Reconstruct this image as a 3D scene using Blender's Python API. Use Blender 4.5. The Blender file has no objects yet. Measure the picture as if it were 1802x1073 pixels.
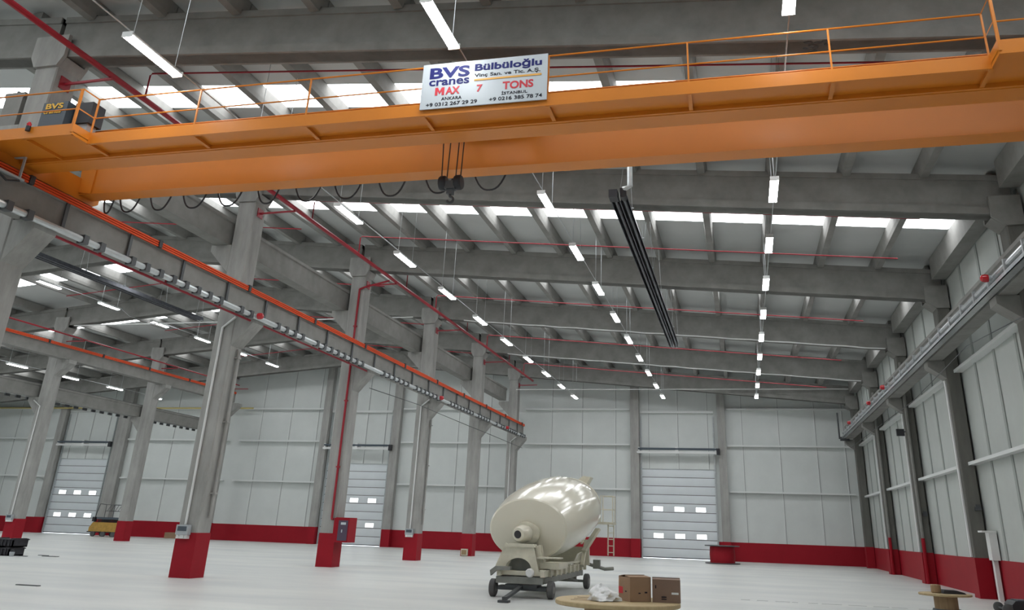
import bpy, bmesh, math, random
from mathutils import Vector, Matrix
random.seed(4)
SC = bpy.context.scene
COL = SC.collection

# ------------------------------------------------------------------ camera
YAW, PIT, ROL, FPX, PCX, PCY = -0.238592, 0.384538, 0.034401, 1418.946, 958.718, 353.985
W_, H_ = 1802.0, 1073.0
cy_, sy_ = math.cos(YAW), math.sin(YAW)
cp_, sp_ = math.cos(PIT), math.sin(PIT)
fw = Vector((sy_ * cp_, cy_ * cp_, sp_))
rt = Vector((cy_, -sy_, 0))
up = rt.cross(fw)
r2 = math.cos(ROL) * rt + math.sin(ROL) * up
u2 = -math.sin(ROL) * rt + math.cos(ROL) * up
cd = bpy.data.cameras.new('camera')
cam = bpy.data.objects.new('camera', cd)
COL.objects.link(cam)
cam.matrix_world = Matrix(((r2.x, u2.x, -fw.x, 0), (r2.y, u2.y, -fw.y, 0), (r2.z, u2.z, -fw.z, 1.6), (0, 0, 0, 1)))
cd.sensor_fit = 'HORIZONTAL'
cd.sensor_width = 36.0
cd.lens = FPX / W_ * 36.0
cd.shift_x = -(PCX - W_ / 2) / W_
cd.shift_y = (PCY - H_ / 2) / W_
cd.clip_start, cd.clip_end = 0.05, 300
SC.camera = cam

# ------------------------------------------------------------------ world, light levels, exposure
wd = bpy.data.worlds.new('world')
SC.world = wd
wd.use_nodes = True
wb = wd.node_tree.nodes['Background']
wb.inputs[0].default_value = (0.82, 0.91, 1.0, 1)
wb.inputs[1].default_value = 3.0
SKYLIGHT_E = 5.0
LAMP_E = 26.0
SC.view_settings.view_transform = 'Standard'
SC.view_settings.look = 'None'
SC.view_settings.gamma = 1.0
SC.view_settings.use_curve_mapping = False
SC.view_settings.exposure = 0.36


# ------------------------------------------------------------------ materials
def mat(name, col, rough=0.6, metal=0.0, var=0.0, scale=3.0, stretch=(1, 1, 1), bump=0.0, col2=None, spec=0.5, thr=(0.3, 0.7)):
    m = bpy.data.materials.new(name)
    m.use_nodes = True
    nt = m.node_tree
    b = nt.nodes['Principled BSDF']
    b.inputs['Base Color'].default_value = (*col, 1)
    b.inputs['Roughness'].default_value = rough
    b.inputs['Metallic'].default_value = metal
    b.inputs['Specular IOR Level'].default_value = spec
    if var > 0 or col2:
        tc = nt.nodes.new('ShaderNodeTexCoord')
        mp = nt.nodes.new('ShaderNodeMapping')
        mp.inputs['Scale'].default_value = stretch
        nz = nt.nodes.new('ShaderNodeTexNoise')
        nz.inputs['Scale'].default_value = scale
        nz.inputs['Detail'].default_value = 6
        nz.inputs['Roughness'].default_value = 0.62
        rp = nt.nodes.new('ShaderNodeValToRGB')
        rp.color_ramp.elements[0].position = thr[0]
        rp.color_ramp.elements[1].position = thr[1]
        lo = col2 if col2 else tuple(max(0, c * (1 - var)) for c in col)
        hi = col if col2 else tuple(min(1, c * (1 + var)) for c in col)
        rp.color_ramp.elements[0].color = (*lo, 1)
        rp.color_ramp.elements[1].color = (*hi, 1)
        nt.links.new(tc.outputs['Object'], mp.inputs['Vector'])
        nt.links.new(mp.outputs['Vector'], nz.inputs['Vector'])
        nt.links.new(nz.outputs['Fac'], rp.inputs['Fac'])
        nt.links.new(rp.outputs['Color'], b.inputs['Base Color'])
        if bump > 0:
            bp = nt.nodes.new('ShaderNodeBump')
            bp.inputs['Strength'].default_value = bump
            bp.inputs['Distance'].default_value = 0.02
            nt.links.new(nz.outputs['Fac'], bp.inputs['Height'])
            nt.links.new(bp.outputs['Normal'], b.inputs['Normal'])
    return m


def emit(name, col, e):
    m = bpy.data.materials.new(name)
    m.use_nodes = True
    b = m.node_tree.nodes['Principled BSDF']
    b.inputs['Base Color'].default_value = (0.8, 0.8, 0.8, 1)
    b.inputs['Emission Color'].default_value = (*col, 1)
    b.inputs['Emission Strength'].default_value = e
    return m


M = {}
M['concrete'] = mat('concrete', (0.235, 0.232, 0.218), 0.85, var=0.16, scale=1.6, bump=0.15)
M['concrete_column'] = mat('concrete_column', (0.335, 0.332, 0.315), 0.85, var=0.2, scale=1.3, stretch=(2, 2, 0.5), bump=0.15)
M['concrete_shaded'] = mat('concrete_shaded', (0.135, 0.134, 0.12), 0.9, var=0.2, scale=1.3, stretch=(2, 2, 0.5), bump=0.15)  # column concrete for the right wall, shade of that side put into the colour
M['panel_side'] = mat('panel_side', (0.47, 0.50, 0.475), 0.5, var=0.05, scale=0.8)  # right wall copy of the panel and seam, dimmer light painted into both colours
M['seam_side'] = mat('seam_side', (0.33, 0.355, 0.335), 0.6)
M['floor'] = mat('floor', (0.64, 0.65, 0.62), 0.38, col2=(0.50, 0.52, 0.515), scale=0.4, stretch=(0.35, 1.3, 1), thr=(0.32, 0.62), spec=0.35)
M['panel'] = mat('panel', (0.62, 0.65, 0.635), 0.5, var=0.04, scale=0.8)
M['panel_seam'] = mat('panel_seam', (0.40, 0.42, 0.415), 0.6)
M['girt'] = mat('girt', (0.70, 0.72, 0.71), 0.45)
M['roof'] = mat('roof', (0.50, 0.515, 0.505), 0.55, var=0.05, scale=0.6)
M['red'] = mat('red', (0.30, 0.008, 0.018), 0.55, var=0.06, scale=1.5, spec=0.2)
M['red_pipe'] = mat('red_pipe', (0.30, 0.014, 0.026), 0.4, spec=0.35)
M['orange'] = mat('orange', (0.64, 0.205, 0.018), 0.36, var=0.05, scale=0.7, spec=0.4)
M['rail_orange'] = mat('rail_orange', (0.72, 0.085, 0.022), 0.55, spec=0.2)
M['galv'] = mat('galv', (0.52, 0.55, 0.56), 0.35, 0.65, var=0.12, scale=8)
M['duct'] = mat('duct', (0.62, 0.66, 0.67), 0.32, 0.45, var=0.08, scale=6)
M['steel_dark'] = mat('steel_dark', (0.08, 0.085, 0.09), 0.5, 0.3)
M['heater'] = mat('heater', (0.10, 0.105, 0.12), 0.28, 0.75, var=0.3, scale=5)
M['black'] = mat('black', (0.018, 0.018, 0.022), 0.5)
M['rubber'] = mat('rubber', (0.10, 0.10, 0.10), 0.8)
M['white'] = mat('white', (0.72, 0.73, 0.72), 0.45)
M['door'] = mat('door', (0.64, 0.68, 0.70), 0.4, var=0.03, scale=1)
M['door_seam'] = mat('door_seam', (0.10, 0.09, 0.09), 0.6)
M['lamp'] = emit('lamp', (0.97, 0.985, 1.0), LAMP_E)
M['skylight'] = emit('skylight', (0.95, 0.975, 1.0), SKYLIGHT_E)
M['doorpane'] = emit('doorpane', (0.93, 0.95, 1.0), 3.0)
M['cream'] = mat('cream', (0.68, 0.655, 0.545), 0.14, var=0.02, scale=1, spec=0.6)
M['cream_matt'] = mat('cream_matt', (0.62, 0.595, 0.48), 0.45, var=0.1, scale=5)
M['greysteel'] = mat('greysteel', (0.24, 0.245, 0.225), 0.55, 0.2, var=0.12, scale=5)
M['cardboard'] = mat('cardboard', (0.29, 0.185, 0.115), 0.85, var=0.08, scale=3)
M['cardboard_dark'] = mat('cardboard_dark', (0.205, 0.135, 0.10), 0.85, var=0.08, scale=3)
M['ply'] = mat('ply', (0.46, 0.36, 0.20), 0.7, col2=(0.36, 0.27, 0.14), scale=5, stretch=(1, 6, 1))
M['hubwood'] = mat('hubwood', (0.36, 0.25, 0.14), 0.75, col2=(0.25, 0.165, 0.09), scale=4, stretch=(6, 6, 0.5))
M['plastic'] = mat('plastic', (0.74, 0.75, 0.75), 0.25, spec=0.7)
M['bluegrey'] = mat('bluegrey', (0.06, 0.08, 0.10), 0.5)
M['navy'] = mat('navy', (0.016, 0.02, 0.13), 0.6, spec=0.2)
M['ink'] = mat('ink', (0.015, 0.015, 0.025), 0.6, spec=0.2)
M['signred'] = mat('signred', (0.55, 0.02, 0.035), 0.5)
M['signwhite'] = mat('signwhite', (0.50, 0.545, 0.575), 0.4)
M['signorange'] = mat('signorange', (0.72, 0.36, 0.06), 0.5)
M['signyellow'] = mat('signyellow', (0.72, 0.42, 0.03), 0.5)
M['yellow'] = mat('yellow', (0.42, 0.245, 0.045), 0.5, var=0.2, scale=6)
M['gas'] = mat('gas', (0.55, 0.45, 0.16), 0.5)
M['lampred'] = mat('lampred', (0.50, 0.012, 0.02), 0.2, spec=0.8)
M['crate'] = mat('crate', (0.022, 0.02, 0.026), 0.6, var=0.4, scale=8)
M['rope'] = mat('rope', (0.10, 0.075, 0.06), 0.6, 0.4)
M['greybox'] = mat('greybox', (0.40, 0.43, 0.45), 0.5)
M['purple'] = mat('purple', (0.08, 0.055, 0.09), 0.3)


# ------------------------------------------------------------------ mesh helpers
class MB:
    def __init__(s):
        s.v, s.f, s.m = [], [], []
        s.cm = 0

    def add(s, vs, fs):
        o = len(s.v)
        s.v += [Vector(v) for v in vs]
        for f in fs:
            s.f.append([o + i for i in f])
            s.m.append(s.cm)
        return s

    def box(s, x0, x1, y0, y1, z0, z1):
        return s.add([(x0, y0, z0), (x1, y0, z0), (x1, y1, z0), (x0, y1, z0), (x0, y0, z1), (x1, y0, z1), (x1, y1, z1), (x0, y1, z1)],
                     [(0, 3, 2, 1), (4, 5, 6, 7), (0, 1, 5, 4), (1, 2, 6, 5), (2, 3, 7, 6), (3, 0, 4, 7)])

    def bar(s, p0, p1, w, h, upv=(0, 0, 1)):
        p0, p1 = Vector(p0), Vector(p1)
        d = (p1 - p0).normalized()
        a = d.cross(Vector(upv))
        if a.length < 1e-4:
            a = d.cross(Vector((0, 1, 0)))
        a.normalize()
        b = a.cross(d).normalized()
        vs = []
        for p in (p0, p1):
            for (i, j) in ((-1, -1), (1, -1), (1, 1), (-1, 1)):
                vs.append(p + a * (i * w / 2) + b * (j * h / 2))
        return s.add(vs, [(0, 1, 2, 3), (7, 6, 5, 4), (0, 4, 5, 1), (1, 5, 6, 2), (2, 6, 7, 3), (3, 7, 4, 0)])

    def tube(s, pts, r, n=8, closed=False):
        pts = [Vector(p) for p in pts]
        k = len(pts)
        rings = []
        prev = None
        for i, p in enumerate(pts):
            if closed:
                d = (pts[(i + 1) % k] - pts[i - 1]).normalized()
            else:
                d = (pts[min(i + 1, k - 1)] - pts[max(i - 1, 0)]).normalized()
            if prev is None:
                a = d.cross(Vector((0, 0, 1)))
                if a.length < 1e-3:
                    a = d.cross(Vector((0, 1, 0)))
                a.normalize()
            else:
                a = (prev - d * prev.dot(d)).normalized()
            prev = a
            b = d.cross(a)
            rings.append([p + (a * math.cos(2 * math.pi * j / n) + b * math.sin(2 * math.pi * j / n)) * r for j in range(n)])
        vs = [v for rg in rings for v in rg]
        fs = []
        for i in range(k if closed else k - 1):
            i2 = (i + 1) % k
            for j in range(n):
                fs.append((i * n + j, i * n + (j + 1) % n, i2 * n + (j + 1) % n, i2 * n + j))
        if not closed:
            fs.append(tuple(range(n))[::-1])
            fs.append(tuple((k - 1) * n + j for j in range(n)))
        return s.add(vs, fs)

    def prism(s, pts, axis, a, b):
        n = len(pts)

        def mk(p, t):
            return {'x': (t, p[0], p[1]), 'y': (p[0], t, p[1]), 'z': (p[0], p[1], t)}[axis]
        vs = [mk(p, a) for p in pts] + [mk(p, b) for p in pts]
        fs = [tuple(range(n)), tuple(range(2 * n - 1, n - 1, -1))]
        for i in range(n):
            fs.append((i, n + i, n + (i + 1) % n, (i + 1) % n))
        return s.add(vs, fs)

    def lathe(s, c, axis, prof, n=32, sx=1.0, sz=1.0):
        """prof = [(t, r)] along the axis direction from c; ring scaled by sx / sz"""
        c, d = Vector(c), Vector(axis).normalized()
        a = d.cross(Vector((0, 0, 1)))
        if a.length < 1e-3:
            a = Vector((1, 0, 0))
        a.normalize()
        b = a.cross(d).normalized()
        vs, fs = [], []
        for t, r in prof:
            for j in range(n):
                q = 2 * math.pi * j / n
                vs.append(c + d * t + a * (math.cos(q) * r * sx) + b * (math.sin(q) * r * sz))
        for i in range(len(prof) - 1):
            for j in range(n):
                fs.append((i * n + j, i * n + (j + 1) % n, (i + 1) * n + (j + 1) % n, (i + 1) * n + j))
        fs.append(tuple(range(n)))
        fs.append(tuple((len(prof) - 1) * n + j for j in range(n)))
        return s.add(vs, fs)

    def wheel(s, c, axis, r, w, n=24):
        return s.lathe(Vector(c) - Vector(axis).normalized() * (w / 2), axis,
                       [(0, r * 0.86), (w * 0.14, r), (w * 0.86, r), (w, r * 0.86)], n)


def wloc(p):
    v = Vector((0, 0, 0))
    while p is not None:
        v += p.location
        p = p.parent
    return v


def ob(name, mb, mats, parent=None, label=None, cat=None, group=None, kind=None, origin=None, smooth=35):
    """link mb as ONE mesh object; vertices are given in world space"""
    off = wloc(parent)
    own = Vector(origin) if origin is not None else Vector((0, 0, 0))
    me = bpy.data.meshes.new(name)
    base = own if parent is None else off
    me.from_pydata([v - base for v in mb.v], [], mb.f)
    ms = mats if isinstance(mats, (list, tuple)) else [mats]
    for m in ms:
        me.materials.append(M[m] if isinstance(m, str) else m)
    for p, i in zip(me.polygons, mb.m):
        p.material_index = min(i, len(ms) - 1)
    bm = bmesh.new()
    bm.from_mesh(me)
    bmesh.ops.recalc_face_normals(bm, faces=bm.faces)
    bm.to_mesh(me)
    bm.free()
    for p in me.polygons:
        p.use_smooth = True
    me.set_sharp_from_angle(angle=math.radians(smooth))
    o = bpy.data.objects.new(name, me)
    COL.objects.link(o)
    if parent is not None:
        o.parent = parent
    else:
        o.location = own
    tag(o, label, cat, group, kind)
    return o


def tag(o, label=None, cat=None, group=None, kind=None):
    if label: o['label'] = label
    if cat: o['category'] = cat
    if group: o['group'] = group
    if kind: o['kind'] = kind
    return o


def thing(name, label, cat, loc, group=None, kind=None):
    o = bpy.data.objects.new(name, None)
    o.empty_display_size = 0.1
    o.location = loc
    COL.objects.link(o)
    return tag(o, label, cat, group, kind)


def dup(root, delta, label=None):
    """a copy of a thing with copies of its parts and sub-parts"""
    r = root.copy()
    COL.objects.link(r)
    r.location = root.location + Vector(delta)
    if label: r['label'] = label
    for ch in list(root.children):
        c = ch.copy(); COL.objects.link(c); c.parent = r
        for g in list(ch.children):
            d = g.copy(); COL.objects.link(d); d.parent = c
    return r


def struct(name, mb, mats, label, cat):
    return ob(name, mb, mats, None, label, cat, None, 'structure')


ORD = ['first', 'second', 'third', 'fourth', 'fifth', 'sixth', 'seventh', 'eighth', 'ninth', 'tenth', 'eleventh', 'twelfth',
       'thirteenth', 'fourteenth', 'fifteenth']

# ------------------------------------------------------------------ layout (metres)
Y1, S = 21.622, 8.446
XL, CW, XR, WR, YW, XLL = -15.582, 0.632, 7.004, 0.496, 57.649, -38.226
RIDGE = -26.9
XW = XR + WR                       # right wall face
XE = 2 * RIDGE - XW                # left wall face
YB = -6.0                          # wall behind the camera


def Yk(k): return Y1 + k * S
def zt(x): return 13.64 - 0.088 * abs(x - RIDGE)      # top of the roof beams
def zb(x): return zt(x) - 1.12                        # underside of the roof beams


DK = 0.37                          # purlin depth
DOORS = [(-6.66, -1.66), (-30.0, -25.05), (-53.55, -48.9)]
DOOR_H = 5.55
BASE_H = 1.13

# ================================================================== floor, walls, roof
b = MB(); b.box(XE - 0.3, XW + 0.3, YB - 0.3, YW + 9, -0.3, -0.0015)
struct('floor', b, 'floor', 'pale grey polished concrete hall floor', 'floor')


def wall_piece(b, x0, x1, z0, y0, y1):
    xs = [x0] + ([RIDGE] if x0 < RIDGE < x1 else []) + [x1]
    pts = [(x0, z0)] + [(x1, z0)] + [(x, zt(x) + DK - 0.01) for x in reversed(xs)]
    b.prism(pts, 'y', y0, y1)


b = MB()
edges = [XE]
for d0, d1 in sorted(DOORS):
    edges += [d0, d1]
edges.append(XW)
for i in range(len(edges) - 1):
    isdoor = i % 2 == 1
    wall_piece(b, edges[i], edges[i + 1], DOOR_H if isdoor else 0.0, YW, YW + 0.2)
b.cm = 1
seams = [-8.39, -10.75, -12.94, 0.17, 2.55, 4.89, 6.65, -4.1, -6.1, -2.1, -17.5, -19.9, -22.3, -27.1, -25.6, -28.9, -31.16,
         -33.46, -35.95, -41.2, -43.5, -45.9, -51.2, -49.6, -52.9, -56.2, -58.5]
for x in seams:
    z0 = 0.0
    for d0, d1 in DOORS:
        if d0 < x < d1: z0 = DOOR_H
    b.cm = 1
    b.box(x, x + 0.045, YW - 0.012, YW, max(z0, BASE_H), zt(x) + DK - 0.1)
    b.cm = 2
    b.box(x - 0.055, x, YW - 0.05, YW, max(z0, BASE_H), zt(x) + DK - 0.1)
struct('wall_back', b, ['panel', 'panel_seam', 'girt'], 'white panelled far gable wall with three loading doors', 'wall')

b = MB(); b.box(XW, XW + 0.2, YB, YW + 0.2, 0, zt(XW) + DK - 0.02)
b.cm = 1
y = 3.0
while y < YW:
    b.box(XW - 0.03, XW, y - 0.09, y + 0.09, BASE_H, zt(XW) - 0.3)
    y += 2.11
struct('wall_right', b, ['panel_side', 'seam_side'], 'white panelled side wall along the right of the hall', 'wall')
b = MB(); b.box(XE - 0.2, XE, YB, YW + 0.2, 0, zt(XE) + DK - 0.02)
struct('wall_left', b, 'panel', 'white panelled side wall at the far left of the hall', 'wall')
b = MB(); wall_piece(b, XE, XW, 0, YB - 0.2, YB)
struct('wall_front', b, 'panel', 'white panelled wall behind the viewer', 'wall')

# red painted plinths
b = MB()
for i in range(0, len(edges) - 1, 2):
    b.box(edges[i], edges[i + 1], YW - 0.03, YW, 0, BASE_H)
struct('baseboard_back', b, 'red', 'red painted plinth along the far gable wall', 'plinth')
b = MB(); b.box(XW - 0.03, XW, YB, YW - 0.03, 0, BASE_H)
struct('baseboard_right', b, 'red', 'red painted plinth along the right wall', 'plinth')

# roof deck with the skylight openings
SKY0, SKY1 = 4.05, 5.3
b = MB()
TH = 0.12
for x0, x1 in ((RIDGE, XW + 0.2), (XE - 0.2, RIDGE)):
    y0 = YB - 0.2
    segs = []
    for k in range(-3, 4):
        segs.append((y0, Yk(k) + SKY0)); y0 = Yk(k) + SKY1
    segs.append((y0, YW + 0.2))
    for a, c in segs:
        b.prism([(x0, zt(x0) + DK), (x1, zt(x1) + DK), (x1, zt(x1) + DK + TH), (x0, zt(x0) + DK + TH)], 'y', a, c)
struct('ceiling', b, 'roof', 'grey roof sheeting with rows of white skylight strips', 'ceiling')

# purlin positions
PX_R = [5.25 - 1.97 * n for n in range(11)]
PX_C = [-16.4 - 1.95 * n for n in range(11)]
PX_L = [-37.9 - 1.97 * n for n in range(1, 12)]
PX = PX_R + PX_C + PX_L
stops = [7.0] + [x for x in PX] + [-60.9]
nwin = 0
for k in range(-3, 4):
    for i in range(len(stops) - 1):
        x1, x0 = stops[i] - 0.13, stops[i + 1] + 0.13
        if i == 0: x1 = 6.98
        if x0 < RIDGE < x1:
            pts = [(x0, zt(x0) + DK), (RIDGE, zt(RIDGE) + DK), (x1, zt(x1) + DK), (x1, zt(x1) + DK + 0.03), (RIDGE, zt(RIDGE) + DK + 0.03), (x0, zt(x0) + DK + 0.03)]
        else:
            pts = [(x0, zt(x0) + DK), (x1, zt(x1) + DK), (x1, zt(x1) + DK + 0.03), (x0, zt(x0) + DK + 0.03)]
        bb = MB(); bb.prism(pts, 'y', Yk(k) + SKY0 - 0.02, Yk(k) + SKY1 + 0.02)
        nwin += 1
        bay = {-3: 'behind the viewer', -2: 'above the viewer'}.get(k, f'in the {ORD[k + 1] if k >= -1 else ""} roof bay beyond the viewer')
        struct(f'window_{nwin}', bb, 'skylight', f'bright skylight strip {bay}, {ORD[i] if i < 15 else str(i + 1) + "th"} from the right wall', 'skylight')

# ================================================================== concrete frame
def red_foot(t, x0, x1, y0, y1, h=1.16):
    m = MB(); m.box(x0 - 0.012, x1 + 0.012, y0 - 0.012, y1 + 0.012, 0, h)
    ob('painted_base', m, 'red', t, label='red painted foot')


def head(t, x0, x1, y, sides, mt='concrete_column'):
    """fork-shaped head: two cheeks that hold the roof beam, corbelled towards the beams"""
    xc = (x0 + x1) / 2
    zz = zb(xc)
    w = 0.14 if len(sides) == 2 else 0.32
    l = w if 'l' in sides else 0.0
    r = w if 'r' in sides else 0.0
    top = zz + 0.50
    prof = [(x0, zz - 0.32), (x1, zz - 0.32), (x1 + r, zz - 0.06), (x1 + r, top), (x0 - l, top), (x0 - l, zz - 0.06)]
    m = MB()
    m.prism(prof, 'y', y - 0.06, y + 0.035)
    m.prism(prof, 'y', y + CW - 0.035, y + CW + 0.06)
    low = [(x0, zz - 0.32), (x1, zz - 0.32), (x1 + r, zz - 0.08), (x0 - l, zz - 0.08)]
    m.prism(low, 'y', y + 0.035, y + CW - 0.035)
    ob('column_head', m, mt, t)


def column(name, label, x0, x1, y, sides, corb, group, mt='concrete_column', cd_=0.92):
    t = thing(name, label, 'column', (x0, y, 0), group, 'thing')
    xc = (x0 + x1) / 2
    m = MB()
    ztop = zb(xc) - 0.09
    # chamfered shaft
    c = 0.03
    m.prism([(x0 + c, y), (x1 - c, y), (x1, y + c), (x1, y + CW - c), (x1 - c, y + CW), (x0 + c, y + CW), (x0, y + CW - c), (x0, y + c)], 'z', 0, ztop)
    ob('shaft', m, mt, t)
    red_foot(t, x0, x1, y, y + CW)
    head(t, x0, x1, y, sides, mt if len(sides) == 2 else 'concrete')
    for side, z, out in corb:
        m = MB()
        xe = x1 if side == 'r' else x0
        sg = 1 if side == 'r' else -1
        m.prism([(xe, z - cd_), (xe + sg * out, z - 0.2), (xe + sg * out, z), (xe, z)], 'y', y + 0.02, y + CW - 0.02)
        ob('corbel', m, mt if len(sides) == 2 else 'concrete', t)
    return t


GZ = 7.36      # underside of the near-bay runway girders
GZ2 = 9.72     # underside of the middle-bay runway girders
cols = {}
names = {-1: 'tall concrete column at the left edge behind the orange crane',
         0: 'near concrete column with white conduit and grey switch box above its red foot',
         1: 'concrete column carrying a red vertical pipe and a red hose cabinet',
         2: 'concrete column with white conduit, third along the line from the viewer',
         3: 'concrete column with a small pale box at its red foot',
         4: 'concrete column against the far wall behind the drum'}
for k in range(-1, 5):
    cols[k] = column('concrete_column', names[k], XL, XL + CW, Yk(k), 'lr', [('r', GZ, 0.615), ('l', GZ2, 0.72)], 'columns between the two near bays')
namesL = {2: 'far left concrete column with white conduit beside the black crates',
          3: 'far left concrete column beside the yellow lift',
          4: 'concrete column against the far wall behind the yellow lift'}
for k in range(2, 5):
    column('concrete_column', namesL[k], XLL, XLL + CW, Yk(k), 'lr', [('r', 9.6, 0.78), ('l', 7.5, 0.67)], 'columns between the two left bays')
namesR = {-1: 'concrete column on the right wall beside the crane end, outside the picture',
          0: 'concrete column on the right wall at the picture edge, mostly out of view',
          1: 'nearest fully seen concrete column on the right wall',
          2: 'concrete column on the right wall, second beyond the viewer, behind the small reel',
          3: 'concrete column on the right wall under the black floodlight',
          4: 'concrete column in the far right corner'}
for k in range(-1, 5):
    column('concrete_column', namesR[k], XR, XW - 0.06, Yk(k), 'l', [('l', GZ, 0.55)], 'columns along the right wall', 'concrete_shaded', 0.6)

# gable columns on the far wall
for x0, x1, lab in ((-7.3, -6.72, 'slim concrete gable column left of the right-hand loading door'),
                    (-1.42, -0.9, 'slim concrete gable column right of the right-hand loading door'),
                    (-30.6, -30.06, 'slim concrete gable column left of the middle loading door'),
                    (-24.92, -24.3, 'slim concrete gable column right of the middle loading door'),
                    (-54.2, -53.62, 'slim concrete gable column left of the far left loading door'),
                    (-48.5, -47.5, 'concrete gable column right of the far left loading door')):
    t = thing('gable_column', lab, 'column', (x0, YW - 0.45, 0), 'gable columns on the far wall', 'thing')
    m = MB(); m.box(x0, x1, YW - 0.45, YW - 0.035, 0, zt((x0 + x1) / 2) - 0.06)
    ob('shaft', m, 'concrete_column', t)
    red_foot(t, x0, x1, YW - 0.45, YW - 0.05, 1.14)

# roof beams
def roof_beam(k, x0, x1, lab, grp):
    m = MB()
    xs = [x0] + ([RIDGE] if x0 < RIDGE < x1 else []) + [x1]
    up_ = [(x, zt(x)) for x in xs]
    lo_ = [(x, zb(x)) for x in xs]
    mid = [(x, zb(x) + 0.2) for x in xs]
    y = Yk(k)
    m.prism(lo_ + [(x, z - 0.002) for x, z in up_][::-1], 'y', y + 0.125, y + CW - 0.125)
    m.prism(lo_ + mid[::-1], 'y', y + 0.06, y + CW - 0.06)
    m.prism([(x, z - 0.16) for x, z in up_] + up_[::-1], 'y', y + 0.08, y + CW - 0.08)
    return ob('roof_beam', m, 'concrete', None, lab, 'roof beam', grp, 'thing', origin=(x0, y, zb(x0)))


bays = ['over the viewer', 'just behind the orange crane', 'second behind the orange crane', 'third behind the orange crane', 'fourth behind the orange crane', 'against the far wall']
for k in range(-1, 5):
    n = k + 1
    where = ['in front of the orange crane', 'first behind the orange crane', 'second behind the orange crane', 'third behind the orange crane', 'fourth behind the orange crane', 'against the far gable wall'][n]
    rb = roof_beam(k, XL + 0.38, XR + 0.30, f'sloping concrete roof beam of the right bay, {where}', 'roof beams of the right bay')
    if k == -1:
        rg = random.Random(8)
        m = MB()
        for i in range(11):
            x, yy, r = 1.55 + rg.uniform(0, 0.55), Yk(-1) + 0.12 + rg.uniform(0, 0.38), rg.uniform(0.015, 0.05)
            n = 7
            m.prism([(x + 1.8 * r * math.cos(2 * math.pi * j / n) * rg.uniform(0.6, 1.2), yy + r * math.sin(2 * math.pi * j / n) * rg.uniform(0.6, 1.2)) for j in range(n)], 'z', zb(x) - 0.012, zb(x) + 0.0)
        m.v = [Vector(v) - (Vector((XL + 0.38, Yk(-1), zb(XL + 0.38)))*0) for v in m.v]
        st_ = ob('stain', m, 'steel_dark', rb, label='dark dirt stains')
    roof_beam(k, XLL + 0.38, XL + 0.25, f'ridged concrete roof beam of the middle bay, {where}', 'roof beams of the middle bay')
    if k >= 1:
        roof_beam(k, XE + 0.2, XLL + 0.25, f'sloping concrete roof beam of the far left bay, {where}', 'roof beams of the far left bay')

# purlins
bayname = ['above the viewer', 'over the orange crane', 'in the first bay past the crane', 'in the second bay past the crane', 'in the third bay past the crane', 'in the last bay by the far wall']
for k in range(-2, 4):
    y0, y1 = Yk(k) + CW / 2 + 0.01, Yk(k + 1) + CW / 2 - 0.01
    if k == 3: y1 = YW - 0.06
    for i, x in enumerate(PX):
        if k <= -2 and not (-15 < x < 2.5): continue
        if k == -1 and x < -19: continue
        if k == 0 and x < -32: continue
        m = MB()
        z0 = zt(x) + 0.012
        z1 = zt(x) + DK - 0.012
        m.prism([(x - 0.13, z0), (x + 0.13, z0), (x + 0.15, z1 - 0.01), (x - 0.15, z1 - 0.01)], 'y', y0, y1)
        ya, yb = Yk(k) + CW - 0.055, min(Yk(k + 1) + 0.055, y1)
        m.prism([(x - 0.10, z0 - 0.13), (x + 0.10, z0 - 0.13), (x + 0.13, z0 + 0.002), (x - 0.13, z0 + 0.002)], 'y', ya, yb)
        ordn = ORD[i] if i < 15 else f'{i + 1}th'
        ob('purlin', m, 'concrete', None, f'concrete roof purlin {bayname[k + 2]}, {ordn} from the right wall', 'purlin', 'roof purlins', 'thing', origin=(x, y0, z0))

# edge beams on top of the right wall
for k in range(-1, 4):
    y0, y1 = Yk(k) + CW + 0.07, Yk(k + 1) - 0.07
    m = MB()
    z = zt(7.2)
    m.prism([(6.98, z - 0.42), (XW - 0.04, z - 0.42), (XW - 0.04, z + DK - 0.04), (7.3, z + DK - 0.04), (7.3, z - 0.2), (7.12, z - 0.2), (7.12, z + DK - 0.03), (6.98, z + DK - 0.03)], 'y', y0, y1)
    ob('edge_beam', m, 'concrete', None, f'concrete eaves beam over the right wall, {bayname[k + 2]}', 'edge beam', 'eaves beams of the right wall', 'thing', origin=(7.0, y0, z))

# ------------------------------------------------------------------ steel wall rails (girts)
nt = 0
def trim(mb, m, lab):
    global nt
    nt += 1
    struct(f'trim_{nt}', mb, m, lab, 'wall rail')


def cgirt(m, p0, p1, side):
    """C-section rail: p0,p1 on the wall face; side = outward unit vector"""
    p0, p1, sd = Vector(p0), Vector(p1), Vector(side)
    m.bar(p0 + sd * 0.13, p1 + sd * 0.13, 0.26, 0.025)
    m.bar(p0 + sd * 0.26 + Vector((0, 0, 0.03)), p1 + sd * 0.26 + Vector((0, 0, 0.03)), 0.02, 0.10)


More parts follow.
